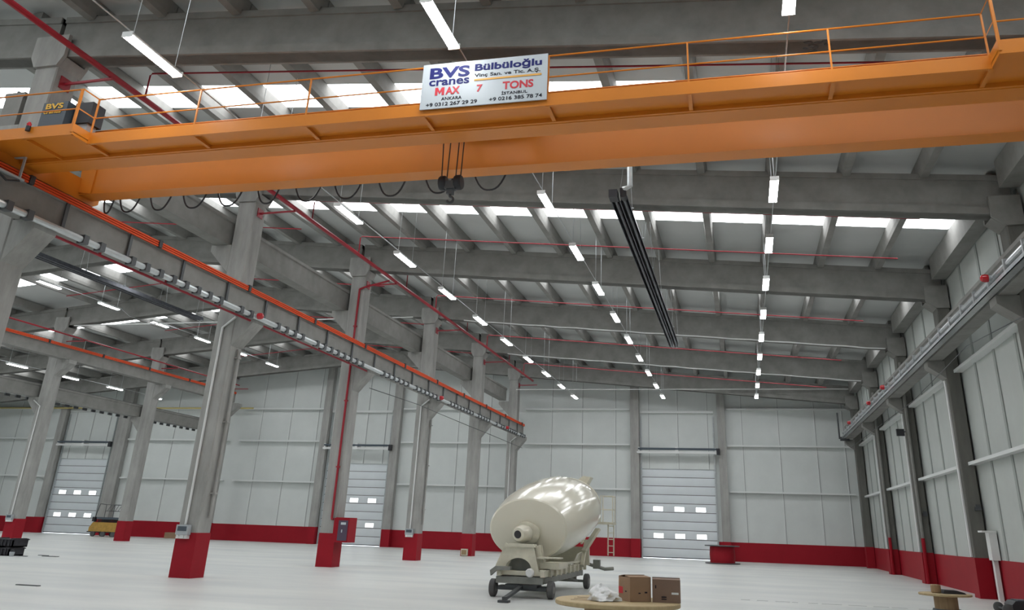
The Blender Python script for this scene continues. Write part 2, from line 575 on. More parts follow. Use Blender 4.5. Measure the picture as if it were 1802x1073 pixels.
segs = [(-47.4, XLL - 0.1), (XLL + CW + 0.1, -30.7), (-24.2, XL - 0.1), (XL + CW + 0.1, -7.4), (-0.8, 7.0), (XE + 0.2, -54.3)]
segn = ['left of the far left column', 'between the far left column and the middle door', 'right of the middle loading door', 'left of the right-hand loading door',
        'right of the right-hand loading door', 'left of the far left loading door']
for z, zn in ((4.15, 'lowest'), (7.05, 'middle'), (9.43, 'top')):
    for (a, c), sn in zip(segs, segn):
        m = MB(); cgirt(m, (a, YW, z), (c, YW, z), (0, -1, 0))
        trim(m, 'girt', f'white steel wall rail {sn}, {zn} of three')
for z in (3.95, 6.95):
    for k in range(0, 4):
        m = MB(); cgirt(m, (XW, Yk(k) + CW + 0.05, z), (XW, Yk(k + 1) - 0.05, z), (-1, 0, 0))
        trim(m, 'girt', f'white steel rail on the right wall, {"lower" if z < 5 else "upper"}, {bayname[k + 2]}')

# ------------------------------------------------------------------ loading doors
def P_(px): return px
for n, (d0, d1) in enumerate(DOORS):
    lab = ['white sectional loading door on the right with two rows of bright panes', 'white sectional loading door in the middle, partly behind a column',
           'white sectional loading door at the far left behind the yellow lift'][n]
    t = thing(f'door_{n + 1}', lab, 'door', ((d0 + d1) / 2, YW, 0), None, 'structure')
    nsec = 10
    sh = (DOOR_H - 0.07) / nsec
    m = MB()
    y0, y1 = YW + 0.05, YW + 0.10
    for i in range(nsec):
        z0 = 0.07 + i * sh
        m.cm = 0
        m.prism([(y1, z0), (y1, z0 + sh), (y0 + 0.012, z0 + sh), (y0, z0 + sh - 0.02), (y0, z0 + 0.025), (y0 + 0.012, z0 + 0.025)], 'x', d0 + 0.02, d1 - 0.02)
        m.cm = 1
        m.box(d0 + 0.03, d1 - 0.03, y0 + 0.004, y0 + 0.03, z0 - 0.012, z0 + 0.024)
    leaf = ob('door_leaf', m, ['door', 'door_seam'], t)
    m = MB(); m.box(d0 + 0.02, d1 - 0.02, y0, y1, 0.035, 0.075)
    ob('bottom_seal', m, 'black', t)
    cx = (d0 + d1) / 2
    for zc in (1.37, 3.02):
        for dx in (-1.38, 0.02, 1.42):
            m = MB(); m.box(cx + dx - 0.34, cx + dx + 0.34, y0 - 0.012, y0 + 0.02, zc - 0.165, zc + 0.165)
            f = ob('door_window', m, 'white', t)
            m = MB(); m.box(cx + dx - 0.31, cx + dx + 0.31, y0 - 0.016, y0 - 0.01, zc - 0.135, zc + 0.135)
            ob('pane', m, 'doorpane', f)
    for x in (d0 + 0.045, d1 - 0.045):
        m = MB(); m.box(x - 0.05, x + 0.05, YW - 0.09, YW - 0.035, 0, 9.0)
        m.box(x - 0.02, x + 0.02, YW - 0.13, YW - 0.09, 0.1, 9.0)
        ob('guide_track', m, 'galv', t)
    m = MB(); m.tube([(d0 - 0.1, YW - 0.56, 6.80), (d1 + 0.15, YW - 0.56, 6.80)], 0.075, 10)
    ob('spring_shaft', m, 'bluegrey', t)
    m = MB(); m.bar((d0 - 0.2, YW - 0.52, 6.58), (d1 + 0.1, YW - 0.52, 6.58), 0.12, 0.13)
    m.box(cx - 0.1, cx + 0.1, YW - 0.6, YW - 0.02, 6.5, 6.95)
    for x in (d0 - 0.05, d1 + 0.05):
        m.box(x - 0.05, x + 0.05, YW - 0.6, YW - 0.455, 6.5, 6.9)
    ob('header_rail', m, 'white', t)
    m = MB(); m.bar((d0 + 0.02, YW - 0.10, 9.28), (d1 - 0.02, YW - 0.10, 9.28), 0.15, 0.16)
    ob('top_rail', m, 'girt', t)
    m = MB(); m.box(d1 + 0.12, d1 + 0.34, YW - 0.7, YW - 0.46, 6.45, 6.85)
    ob('drive_motor', m, 'black', t)

# ================================================================== runway girders
def runway(name, lab, xc, z, y0, y1, h=0.74, w=0.5, side=1, rail=True, duct=True, bus=True, clipstep=0.525, brk=True):
    t = thing(name, lab, 'crane runway', (xc, y0, z), 'crane runways', 'thing')
    m = MB()
    m.prism([(xc - w / 2 + 0.04, z), (xc + w / 2 - 0.04, z), (xc + w / 2 - 0.04, z + h - 0.14), (xc + w / 2, z + h - 0.1), (xc + w / 2, z + h),
             (xc - w / 2, z + h), (xc - w / 2, z + h - 0.1), (xc - w / 2 + 0.04, z + h - 0.14)], 'y', y0, y1)
    ob('girder', m, 'concrete', t)
    if rail:
        m = MB(); m.box(xc - 0.03, xc + 0.03, y0 + 0.05, y1 - 0.05, z + h, z + h + 0.07)
        m.box(xc - 0.07, xc + 0.07, y0 + 0.05, y1 - 0.05, z + h, z + h + 0.018)
        ob('crane_rail', m, 'steel_dark', t)
    xf = xc + side * (w / 2)
    if bus:
        m = MB()
        for dz in (0.0, 0.055, 0.11):
            m.box(min(xf + side * 0.03, xf + side * 0.075), max(xf + side * 0.03, xf + side * 0.075), y0 + 0.1, y1 - 0.1, z + h - 0.13 + dz, z + h - 0.095 + dz)
        ob('conductor_bar', m, 'rail_orange', t, label='orange triple conductor bar')
        y = y0 + 0.8
        i = 0
        while y < y1 - 0.3:
            m = MB()
            xa, xb = sorted((xf - side * 0.0, xf + side * 0.03))
            m.box(xa, xb, y - 0.045, y + 0.045, z + 0.05, z + h + 0.02)
            if brk: ob('bar_bracket', m, 'steel_dark', t)
            if i % 2 == 0:
                m = MB(); xa, xb = sorted((xf + side * 0.02, xf + side * 0.10))
                m.box(xa, xb, y + 0.9, y + 1.02, z + h - 0.14, z + h + 0.05)
                ob('bar_clamp', m, 'black', t)
            y += 2.08
            i += 1
    if duct:
        m = MB()
        m.tube([(xf + side * 0.10, y0 + 0.1, z - 0.06), (xf + side * 0.10, y1 - 0.1, z - 0.06)], 0.072, 10)
        ob('cable_duct', m, 'duct', t)
        y = y0 + 0.3
        c = 0
        while y < y1 - 0.2 and c < 90:
            if abs(((y - Y1 - 0.3 + S / 2) % S) - S / 2) > 0.55 and (c % 9) != 8:
                m = MB(); m.box(min(xf + side * 0.003, xf + side * 0.19), max(xf + side * 0.003, xf + side * 0.19), y - 0.075, y + 0.075, z - 0.155, z + 0.045)
                ob('duct_clip', m, 'steel_dark', t)
            y += clipstep
            c += 1
    return t


runway('crane_runway', 'grey concrete crane runway with orange conductor bars along the near column line', -14.62, GZ + 0.005, 11.0, 55.2, w=0.56)
runway('crane_runway', 'grey crane runway along the right wall with a galvanised cable duct', 6.72, GZ + 0.005, 10.5, 55.2, w=0.52, side=-1, bus=False, duct=False)
runway('crane_runway', 'plain grey crane runway on the hidden left side of the near column line', -15.95, GZ2 + 0.005, 13.2, 55.2, h=0.85, w=0.56, side=-1, bus=False, duct=False)
runway('crane_runway', 'grey crane runway with a thin orange conductor bar on the far left column line', -37.2, 9.605, 31.0, 55.2, w=0.54, duct=False, brk=False)
runway('crane_runway', 'low grey crane runway on the far side of the far left column line', -38.62, 7.505, 33.0, 55.2, w=0.54, side=-1, bus=False, duct=False)

# festoon clips under the low runway at the far left
t = thing('cable_track', 'dark dashed cable track under the low runway at the far left', 'cable track', (-38.6, 33, 7.4))
m = MB(); m.box(-38.99, -38.9, 33.0, 55.0, 7.50, 7.54)
ob('track_rail', m, 'galv', t)
for i in range(30):
    y = 33.4 + i * 0.72
    m = MB(); m.box(-39.0, -38.92, y, y + 0.3, 7.36, 7.50)
    ob('cable_clip', m, 'steel_dark', t)

# galvanised tray on the right runway
t = thing('cable_tray', 'long galvanised cable tray on the face of the right wall runway', 'cable tray', (6.4, 18, GZ))
m = MB()
m.box(6.24, 6.44, 10.6, 55.15, GZ + 0.02, GZ + 0.045)
m.box(6.24, 6.255, 10.6, 55.15, GZ + 0.02, GZ + 0.14)
ob('tray', m, 'galv', t)
m = MB()
m.tube([(6.36, 10.6, GZ + 0.32), (6.36, 55.1, GZ + 0.32)], 0.085, 10)
ob('air_duct', m, 'galv', t)
m = MB(); m.tube([(6.33, 10.6, GZ + 0.15), (6.33, 55.1, GZ + 0.15)], 0.05, 8)
ob('supply_pipe', m, 'steel_dark', t)
for i in range(31):
    y = 11.55 + i * 1.41
    m = MB(); m.box(6.25, 6.455, y - 0.04, y + 0.04, GZ + 0.03, GZ + 0.44)
    ob('tray_bracket', m, 'galv', t)
t = thing('end_stop', 'dark buffer at the far end of the right wall runway', 'buffer', (6.3, 55.3, GZ))
m = MB(); m.box(6.15, 6.7, 55.22, 55.36, GZ - 0.12, GZ + 0.12)
ob('buffer_plate', m, 'steel_dark', t)
m = MB(); m.tube([(6.12, 55.3, GZ + 0.0), (6.12, 55.3, GZ + 1.6)], 0.05, 8)
ob('riser_pipe', m, 'steel_dark', t)


def red_lamp(x, y, z, lab, axis=(1, 0, 0), k=0.72):
    t = thing('warning_lamp', lab, 'warning lamp', (x, y, z), 'red warning lamps on the runways')
    ax = Vector(axis)
    m = MB()
    c = Vector((x, y, z)) + ax * (0.173 if ax.x > 0 else 0.225)
    m.lathe(c, ax, [(0.03, 0.13 * k), (0.1, 0.14 * k), (0.17, 0.12 * k), (0.2, 0.07 * k), (0.21, 0.01)], 16)
    ob('dome', m, 'lampred', t)
    m = MB(); m.lathe(c - ax * 0.04, ax, [(0, 0.10 * k), (0.08, 0.10 * k)], 16)
    if ax.x < 0: m.lathe(c - ax * 0.0765, ax, [(0, 0.03), (0.0365, 0.03)], 10)
    ob('lamp_base', m, 'greybox', t)


red_lamp(-14.30, 21.5, GZ - 0.06, 'round red lamp on the runway at the near conduit column')
red_lamp(-14.30, 37.81, GZ - 0.06, 'round red lamp on the runway at the third column')
red_lamp(-14.30, 49.89, GZ - 0.06, 'round red lamp on the runway near the far wall')
red_lamp(6.42, 21.0, GZ + 0.27, 'round red lamp on the right wall runway, nearest the viewer', (-1, 0, 0))
red_lamp(6.42, 37.4, GZ + 0.29, 'round red lamp on the right wall runway, second from the viewer', (-1, 0, 0))
red_lamp(6.42, 41.7, GZ + 0.25, 'round red lamp on the right wall runway, third from the viewer', (-1, 0, 0))
red_lamp(6.42, 49.7, GZ + 0.31, 'round red lamp on the right wall runway, at its far end', (-1, 0, 0))

# ================================================================== orange overhead travelling crane
CX0, CX1 = -14.72, 6.85
GB = 8.33
crane = thing('overhead_crane', 'orange overhead travelling crane spanning the right bay with walkway and sign', 'crane', (-4, 13.6, GB))
for y0, y1, top in ((12.58, 13.02, GB + 0.66), (14.2, 14.62, GB + 0.9)):
    m = MB()
    m.box(CX0 + 0.2, CX1 - 0.2, y0, y1, GB, GB + 0.02)
    m.box(CX0 + 0.2, CX1 - 0.2, y0 + 0.02, y1 - 0.02, GB + 0.02, top - 0.02)
    m.box(CX0 + 0.2, CX1 - 0.2, y0 - 0.03, y1 + 0.03, top - 0.02, top)
    g = ob('bridge_girder', m, 'orange', crane)
    m = MB(); m.box(CX0 + 0.3, CX1 - 0.3, (y0 + y1) / 2 - 0.03, (y0 + y1) / 2 + 0.03, top, top + 0.05)
    ob('trolley_rail', m, 'steel_dark', g)
for x, sg in ((-14.62, 1), (6.72, -1)):
    m = MB()
    m.box(x - 0.16, x + 0.16, 11.2, 14.7, GB - 0.10, GB + 0.40)
    m.prism([(14.7, GB - 0.1), (14.85, GB + 0.0), (14.85, GB + 0.2), (14.7, GB + 0.4)], 'x', x - 0.14, x + 0.14)
    e = ob('end_truck', m, 'orange', crane)
    for y in (11.6, 14.5):
        m = MB(); m.wheel((x, y, GZ + 0.745 + 0.078 + 0.14), (1, 0, 0), 0.14, 0.1)
        ob('truck_wheel', m, 'steel_dark', e)
    # knee plates between girder ends and truck
    for y0, y1 in ((12.58, 13.02), (14.2, 14.62)):
        m = MB()
        m.prism([(x + sg * 0.16, GB + 0.05), (x + sg * 0.5, GB + 0.0), (x + sg * 0.5, GB + 0.6), (x + sg * 0.1, GB + 0.6)], 'y', y0 - 0.02, y1 + 0.02)
        ob('end_plate', m, 'orange', crane)
# current collector by the left truck
m = MB()
m.bar((-14.2, 12.4, GB + 0.1), (-14.2, 12.4, GB - 0.45), 0.05, 0.03, (0, 1, 0))
m.box(-14.22, -14.16, 11.7, 12.5, GB - 0.42, GB - 0.38)
m.box(-14.5, -14.18, 12.37, 12.43, GB + 0.08, GB + 0.14)
ob('collector_arm', m, 'greybox', crane)
m = MB()
m.tube([(-14.2, 11.2, GB - 0.42), (-14.17, 11.5, GB - 0.5), (-14.2, 11.8, GB - 0.42), (-14.17, 12.1, GB - 0.56), (-14.18, 12.4, GB - 0.45)], 0.022, 6)
ob('collector_cable', m, 'black', crane)

# walkway
WZ, WT = 8.36, 8.60
YE, YE2 = 11.955, 11.53
XA, XB = -12.27, 4.09
m = MB()
m.box(XA, XB, YE, 12.58, WZ + 0.06, WZ + 0.075)
m.box(CX0 - 0.4, XA, YE2, 12.58, WZ + 0.06, WZ + 0.075)
m.box(XB, CX1, YE2, 12.58, WZ + 0.06, WZ + 0.075)
ob('walkway_deck', m, 'orange', crane)
m = MB()
m.box(XA, XB, YE - 0.012, YE, WZ, WT)
m.box(XA, XB, YE, YE + 0.05, WZ, WZ + 0.012)
m.box(CX0 - 0.4, XA, YE2 - 0.012, YE2, WZ, WT)
m.box(CX0 - 0.4, XA, YE2, YE2 + 0.05, WZ, WZ + 0.012)
m.box(XB, CX1, YE2 - 0.012, YE2, WZ, WT)
m.box(XA - 0.012, XA, YE2, YE, WZ, WT)
m.box(XB, XB + 0.012, YE2, YE, WZ, WT)
ob('edge_channel', m, 'orange', crane)
posts = [-12.27, -9.92, -7.55, -5.22, -2.92, -0.5, 1.78, 4.09]
for x in posts:
    m = MB(); m.box(x - 0.02, x + 0.02, YE, 12.58, WZ - 0.0, WZ + 0.06)
    m.box(x - 0.035, x + 0.035, YE, 12.58, WZ - 0.008, WZ)
    ob('walkway_rib', m, 'orange', crane)
for x in (-13.4, -14.5, 5.3, 6.4):
    m = MB(); m.box(x - 0.02, x + 0.02, YE2, 12.58, WZ - 0.0, WZ + 0.06)
    ob('walkway_rib', m, 'orange', crane)
m = MB(); m.box(CX0 + 0.2, CX1 - 0.2, 12.52, 12.58, WZ - 0.02, WZ + 0.06)
ob('girder_ledge', m, 'orange', crane)
# guard rail
ZR, ZM = 9.36, 8.93
rail = thing('guard_rail', None, None, (0, 0, 0)); rail.parent = crane; rail.location = (0, 0, 0)
def rpart(name, m): return ob(name, m, 'orange', rail)
m = MB()
m.tube([(CX0 - 0.4, YE2, ZR), (XA, YE2, ZR), (XA, YE, ZR), (XB, YE, ZR), (XB, YE2, ZR), (CX1, YE2, ZR)], 0.016, 8)
rpart('top_rail', m)
m = MB()
m.tube([(CX0 - 0.4, YE2, ZM), (XA, YE2, ZM), (XA, YE, ZM), (XB, YE, ZM), (XB, YE2, ZM), (CX1, YE2, ZM)], 0.014, 8)
rpart('middle_rail', m)
for x in posts:
    m = MB(); m.box(x - 0.014, x + 0.014, YE - 0.014, YE + 0.014, WZ + 0.05, ZR)
    rpart('rail_post', m)
for x in (XA - 0.02, XB + 0.02, -14.4, 6.4):
    m = MB(); m.box(x - 0.022, x + 0.022, YE2 - 0.03, YE2 + 0.008, WZ + 0.05, ZR)
    rpart('rail_post', m)

# sign board with its lettering
SX0, SX1, SZ0, SZ1, SY = -5.26, -2.925, 8.46, 9.38, YE - 0.05
m = MB(); m.box(SX0, SX1, SY - 0.012, SY + 0.012, SZ0, SZ1)
sign = ob('sign_board', m, 'signwhite', crane, label='white sign board with blue and red lettering')


def lettering(txt, x0, x1, z0, z1, y, mt, parent, bold=0.0, name='lettering'):
    """text fitted into the box x0..x1, z0..z1 on a plane facing -Y"""
    cu = bpy.data.curves.new('txt', 'FONT')
    cu.body = txt
    cu.extrude = 0.006
    cu.offset = bold
    cu.resolution_u = 4
    tmp = bpy.data.objects.new('txt', cu)
    COL.objects.link(tmp)
    bpy.context.view_layer.update()
    me = bpy.data.meshes.new_from_object(tmp.evaluated_get(bpy.context.evaluated_depsgraph_get()))
    bpy.data.objects.remove(tmp)
    bpy.data.curves.remove(cu)
    me.name = name
    xs = [v.co.x for v in me.vertices]; ys = [v.co.y for v in me.vertices]
    ax, bx, ay, by = min(xs), max(xs), min(ys), max(ys)
    off = wloc(parent)
    for v in me.vertices:
        c = v.co
        X = x0 + (c.x - ax) / (bx - ax) * (x1 - x0)
        Z = z0 + (c.y - ay) / (by - ay) * (z1 - z0)
        v.co = Vector((X, y - c.z * 0.5, Z)) - off
    me.materials.clear()
    me.materials.append(M[mt])
    o = bpy.data.objects.new(name, me)
    COL.objects.link(o)
    o.parent = parent
    return o


def sx(u): return SX0 + u * (SX1 - SX0)
def sz(v): return SZ0 + v * (SZ1 - SZ0)
ly = SY - 0.014
lettering('BVS', sx(0.06), sx(0.385), sz(0.66), sz(0.91), ly, 'navy', sign, 0.035)
lettering('cranes', sx(0.06), sx(0.385), sz(0.50), sz(0.63), ly, 'navy', sign, 0.022)
lettering('B\u00fclb\u00fclo\u011flu', sx(0.425), sx(0.955), sz(0.715), sz(0.925), ly, 'navy', sign, 0.03)
lettering('Vin\u00e7 San. ve Tic. A.\u015e.', sx(0.425), sx(0.945), sz(0.60), sz(0.70), ly, 'ink', sign, 0.012)
m = MB(); m.box(sx(0.425), sx(0.955), ly - 0.006, SY - 0.01, sz(0.535), sz(0.572))
ob('underline', m, 'signorange', sign)
mx0, mx1, mz0, mz1 = sx(0.115), sx(0.19), sz(0.285), sz(0.455)
mw = (mx1 - mx0) * 0.27
mc = (mx0 + mx1) / 2
m = MB(); m.prism([(mx0, mz0), (mx0 + mw, mz0), (mx0 + mw, mz1 - 0.07), (mc, mz0 + 0.02), (mx1 - mw, mz1 - 0.07), (mx1 - mw, mz0), (mx1, mz0), (mx1, mz1), (mx1 - mw * 1.1, mz1), (mc, mz0 + 0.075), (mx0 + mw * 1.1, mz1), (mx0, mz1)], 'y', ly - 0.004, ly + 0.003)
ob('lettering', m, 'signred', sign)
lettering('AX', sx(0.20), sx(0.315), sz(0.285), sz(0.455), ly, 'signred', sign, 0.03)
lettering('7', sx(0.45), sx(0.495), sz(0.285), sz(0.445), ly, 'signred', sign, 0.03)
lettering('TONS', sx(0.655), sx(0.895), sz(0.29), sz(0.46), ly, 'signred', sign, 0.03)
lettering('ANKARA', sx(0.17), sx(0.335), sz(0.165), sz(0.235), ly, 'ink', sign, 0.012)
lettering('\u0130STANBUL', sx(0.65), sx(0.85), sz(0.175), sz(0.255), ly, 'ink', sign, 0.012)
lettering('+9 0312 267 29 29', sx(0.05), sx(0.46), sz(0.045), sz(0.125), ly, 'ink', sign, 0.012)
lettering('+9 0216 385 78 74', sx(0.555), sx(0.965), sz(0.055), sz(0.135), ly, 'ink', sign, 0.012)

# electric cabinets on the walkway at the left end
m = MB(); m.box(-13.62, -13.02, 11.95, 12.25, WT - 0.1, 9.40)
cab = ob('control_cabinet', m, 'bluegrey', crane, label='dark control cabinet with yellow letters')
lettering('BVS', -13.54, -13.12, 9.24, 9.37, 11.942, 'signyellow', cab, 0.03)
lettering('cranes', -13.56, -13.14, 9.135, 9.205, 11.942, 'signyellow', cab, 0.02)
m = MB(); m.box(-12.98, -12.55, 12.1, 12.45, 8.95, 9.42)
ob('resistor_box', m, 'black', crane)
m = MB(); m.box(-12.95, -12.62, 12.15, 12.4, WT - 0.15, 8.95)
ob('resistor_stand', m, 'greybox', crane)
# beacon on the edge
m = MB(); m.lathe((-13.3, YE2 - 0.05, 8.5), (0, 0, 1), [(0, 0.045), (0.10, 0.045)], 12)
bc = ob('beacon_base', m, 'black', crane)
m = MB(); m.lathe((-13.3, YE2 - 0.05, 8.6), (0, 0, 1), [(0, 0.04), (0.05, 0.045), (0.09, 0.02)], 12)
ob('beacon_lens', m, 'lampred', bc)
# festoon cable loops on the back of the far girder
m = MB(); m.box(CX0 + 0.3, CX1 - 0.3, 14.68, 14.74, GB + 0.14, GB + 0.18)
m.box(CX0 + 0.3, CX1 - 0.3, 14.62, 14.68, GB + 0.15, GB + 0.165)
ob('festoon_track', m, 'galv', crane)
loops = [(-14.33, -13.78), (-13.65, -13.08), (-12.84, -12.25), (-11.99, -11.34), (-11.1, -10.45), (-10.10, -9.54), (-9.18, -8.53), (-8.25, -7.59), (-7.22, -6.57), (-6.16, -5.5), (-5.08, -4.36)]
for a, c in loops:
    pts = []
    a2, c2 = max(a * 1.01, -14.2), c * 1.01
    for i in range(13):
        u = i / 12
        q = 2 * u - 1
        pts.append((a2 + (c2 - a2) * u, 14.71, GB + 0.14 - 0.42 * (1 - abs(q) ** 2.6)))
    m = MB(); m.tube(pts, 0.02, 6)
    ob('festoon_cable', m, 'black', crane)

# hoist trolley riding on the two girders, with the hook
HX, HY = -5.2, 13.6
hoist = thing('hoist_trolley', 'orange hoist trolley hanging a black twin-pulley hook between the crane girders', 'hoist', (HX, HY, GB))
m = MB()
m.box(HX - 0.3, HX + 1.3, 12.72, 12.88, GB + 0.86, GB + 1.05)
m.box(HX - 0.3, HX + 1.3, 14.33, 14.49, GB + 1.10, GB + 1.28)
m.box(HX - 0.28, HX - 0.16, 12.8, 14.45, GB + 1.05, GB + 1.2)
m.box(HX + 1.1, HX + 1.25, 12.8, 14.45, GB + 1.05, GB + 1.2)
ob('trolley_frame', m, 'orange', hoist)
for x in (HX - 0.15, HX + 1.1):
    for y, z in ((12.8, GB + 0.716), (14.41, GB + 0.956)):
        m = MB(); m.wheel((x, y, z + 0.12), (0, 1, 0), 0.12, 0.1)
        ob('trolley_wheel', m, 'steel_dark', hoist)
m = MB(); m.lathe((HX - 0.28, HY, GB + 1.2), (1, 0, 0), [(0, 0.2), (0.02, 0.22), (1.36, 0.22), (1.38, 0.2)], 24)
ob('rope_drum', m, 'greysteel', hoist)
m = MB(); m.lathe((HX + 1.26, HY, GB + 1.2), (1, 0, 0), [(0, 0.15), (0.05, 0.19), (0.3, 0.19), (0.34, 0.1)], 16)
ob('hoist_motor', m, 'bluegrey', hoist)
for xa, xb in ((HX - 0.24, HX - 0.20), (HX - 0.06, HX - 0.09), (HX + 0.12, HX + 0.09), (HX + 0.22, HX + 0.19)):
    m = MB(); m.tube([(xa, HY, GB + 1.0), (xb, HY, 7.88)], 0.012, 6)
    ob('wire_rope', m, 'rope', hoist)
hb = MB()
hb.box(HX - 0.1, HX + 0.1, HY - 0.09, HY + 0.09, 7.62, 7.78)
hb.box(HX - 0.06, HX + 0.06, HY - 0.06, HY + 0.06, 7.52, 7.64)
hookb = ob('hook_block', hb, 'steel_dark', hoist)
for x in (HX - 0.155, HX + 0.155):
    m = MB(); m.lathe((x - 0.07, HY, 7.76), (1, 0, 0), [(0, 0.13), (0.03, 0.15), (0.11, 0.15), (0.14, 0.13)], 20)
    ob('pulley_cover', m, 'black', hookb)
pts = [(HX, HY, 7.54), (HX, HY, 7.47)]
for i in range(11):
    a = math.radians(90 - i * 26)
    pts.append((HX + 0.01 + 0.062 * math.cos(a), HY, 7.405 + 0.062 * math.sin(a)))
m = MB(); m.tube(pts, 0.026, 8)
ob('hook', m, 'steel_dark', hookb)

# ================================================================== lamps
def lamp_at(x, y, z, lab, grp):
    pass


def make_lamp(x, y, z, label, group):
    t = thing('strip_light', label, 'strip light', (x, y, z), group)
    m = MB()
    m.prism([(x - 0.105, z + 0.02), (x + 0.105, z + 0.02), (x + 0.09, z + 0.06), (x + 0.04, z + 0.1), (x - 0.04, z + 0.1), (x - 0.09, z + 0.06)], 'y', y - 0.72, y + 0.72)
    m.box(x - 0.108, x + 0.108, y - 0.74, y - 0.72, z - 0.02, z + 0.09)
    m.box(x - 0.108, x + 0.108, y + 0.72, y + 0.74, z - 0.02, z + 0.09)
    ob('lamp_housing', m, 'white', t)
    m = MB()
    m.prism([(x - 0.1, z + 0.02), (x + 0.1, z + 0.02), (x + 0.09, z - 0.015), (x - 0.09, z - 0.015)], 'y', y - 0.715, y + 0.715)
    ob('diffuser', m, 'lamp', t)
    zr = zt(x) + (-0.14 if any(abs(x - q) < 0.17 for q in PX) else DK - 0.012)
    for yy in (y - 0.6, y + 0.6):
        m = MB()
        m.tube([(x, yy, z + 0.095), (x, yy, zr)], 0.008, 5)
        ob('suspension_wire', m, 'galv', t)
    return t


rows = [(1.19, 9.70, range(0, 11), 'right wall row'), (-4.71, 9.70, range(0, 11), 'right bay middle row'),
        (-10.52, 9.70, range(0, 11), 'right bay row by the columns'),
        (-20.3, 12.05, range(3, 11), 'middle bay near row'), (-33.2, 12.05, range(5, 11), 'middle bay far row'),
        (-42.6, 9.70, range(7, 11), 'far left bay row')]
for x, z, ns, rn in rows:
    # behind beams some purlins coincide with the wires: hang from the purlin underside there
    proto = None
    ns = list(ns)
    for n in ns:
        y = 11.19 + 4.223 * n
        far = 10 - n
        lab = f'strip light, {rn}, ' + ('closest to the far wall' if far == 0 else f'{ORD[far]} from the far wall')
        if proto is None:
            proto = make_lamp(x, y, z, lab, 'strip lights, ' + rn)
            p0 = y
        else:
            dup(proto, (0, y - p0, 0), lab)
    m = MB()
    xo = x + 0.03
    pts = [(xo, 11.19 + 4.223 * ns[0] - (2.6 if z < 10 else 1.0), z + 0.115)]
    if z > 10:
        pts[0] = (xo, pts[0][1], z + 0.125)
        for q in (0, 1):
            yl = 11.19 + 4.223 * (ns[0] + q)
            if not any(yl - 0.8 < Yk(k) + 1.5 and yl + 0.8 > Yk(k) - 0.8 for k in range(0, 5)): pts.append((xo, yl + 0.85, z + 0.125))
        for k in range(0, 4):
            if Yk(k) > pts[0][1] + 1:
                pts += [(xo, Yk(k) - 0.35, zb(xo) - 0.05), (xo, Yk(k) + CW + 0.35, zb(xo) - 0.05), (xo, Yk(k) + CW + 0.8, z + 0.13), (xo, Yk(k + 1) - 0.8, z + 0.13)]
    pts.append((xo, 54.3, z + 0.115))
    m.tube(pts, 0.014, 6)
    ob('lighting_cable', m, 'galv', None, f'thin carrier cable of strip lights, {rn}', 'cable', 'carrier cables of the strip lights', origin=(x, 11.19, z + 0.115))

# ================================================================== red sprinkler pipes
MX, MZ = -13.7, 10.98
t = thing('sprinkler_main', 'thick red sprinkler main along the near column line', 'pipe', (MX, 8, MZ))
m = MB(); m.tube([(MX, 7.0, MZ), (MX, 54.6, MZ)], 0.07, 10)
ob('pipe', m, 'red_pipe', t)
for k in range(-1, 5):
    m = MB(); m.bar((XL + CW + 0.004, Yk(k) + 0.30, MZ - 0.12), (MX + 0.05, Yk(k) + 0.30, MZ - 0.10), 0.05, 0.05)
    m.box(XL + CW + 0.004, XL + CW + 0.03, Yk(k) + 0.15, Yk(k) + 0.45, MZ - 0.27, MZ + 0.03)
    ob('bracket', m, 'red_pipe', t)


def branch(y, x0, x1, lab, xm, grp, riser=True):
    m = MB()
    pz = lambda x: zt(x) - 0.78
    pts = [(xm, y, MZ + 0.075), (xm, y, pz(xm) - 0.05), (xm + 0.05 * (1 if x1 > x0 else -1), y, pz(xm))]
    if (x0 < RIDGE < x1) or (x1 < RIDGE < x0): pts.append((RIDGE, y, pz(RIDGE)))
    pts.append((x1, y, pz(x1)))
    m.tube(pts, 0.022, 8)
    ob('sprinkler_branch', m, 'red_pipe', None, lab, 'pipe', grp, origin=(xm, y, MZ))


for k in range(-1, 4):
    for off, nm in ((1.45, 'just past the beam'), (5.1, 'past the skylights')):
        branch(Yk(k) + off, MX, 5.3, f'thin red sprinkler branch {bayname[k + 2]}, {nm}', MX, 'sprinkler branches of the right bay')
MXL = -36.4
t = thing('sprinkler_main', 'red sprinkler main along the far left column line', 'pipe', (MXL, 30, 10.78))
m = MB(); m.tube([(MXL, 30.0, 10.78), (MXL, 54.6, 10.78)], 0.04, 10)
ob('pipe', m, 'red_pipe', t)
for k in range(2, 5):
    m = MB(); m.bar((XLL + CW + 0.004, Yk(k) + 0.30, 10.7), (MXL + 0.05, Yk(k) + 0.30, 10.7), 0.05, 0.05)
    ob('bracket', m, 'red_pipe', t)
for k in range(0, 4):
    for off, nm in ((6.3, 'past the skylights'),):
        x = MXL
        m = MB()
        pz = lambda x: zt(x) - 0.16
        y = Yk(k) + off
        m.tube([(-36.0, y, pz(-36.0)), (RIDGE, y, pz(RIDGE)), (-17.0, y, pz(-17.0))], 0.022, 8)
        ob('sprinkler_branch', m, 'red_pipe', None, f'thin red sprinkler branch under the middle roof, {bayname[k + 2]}', 'pipe', 'sprinkler branches of the middle bay', origin=(x, y, 10.78))
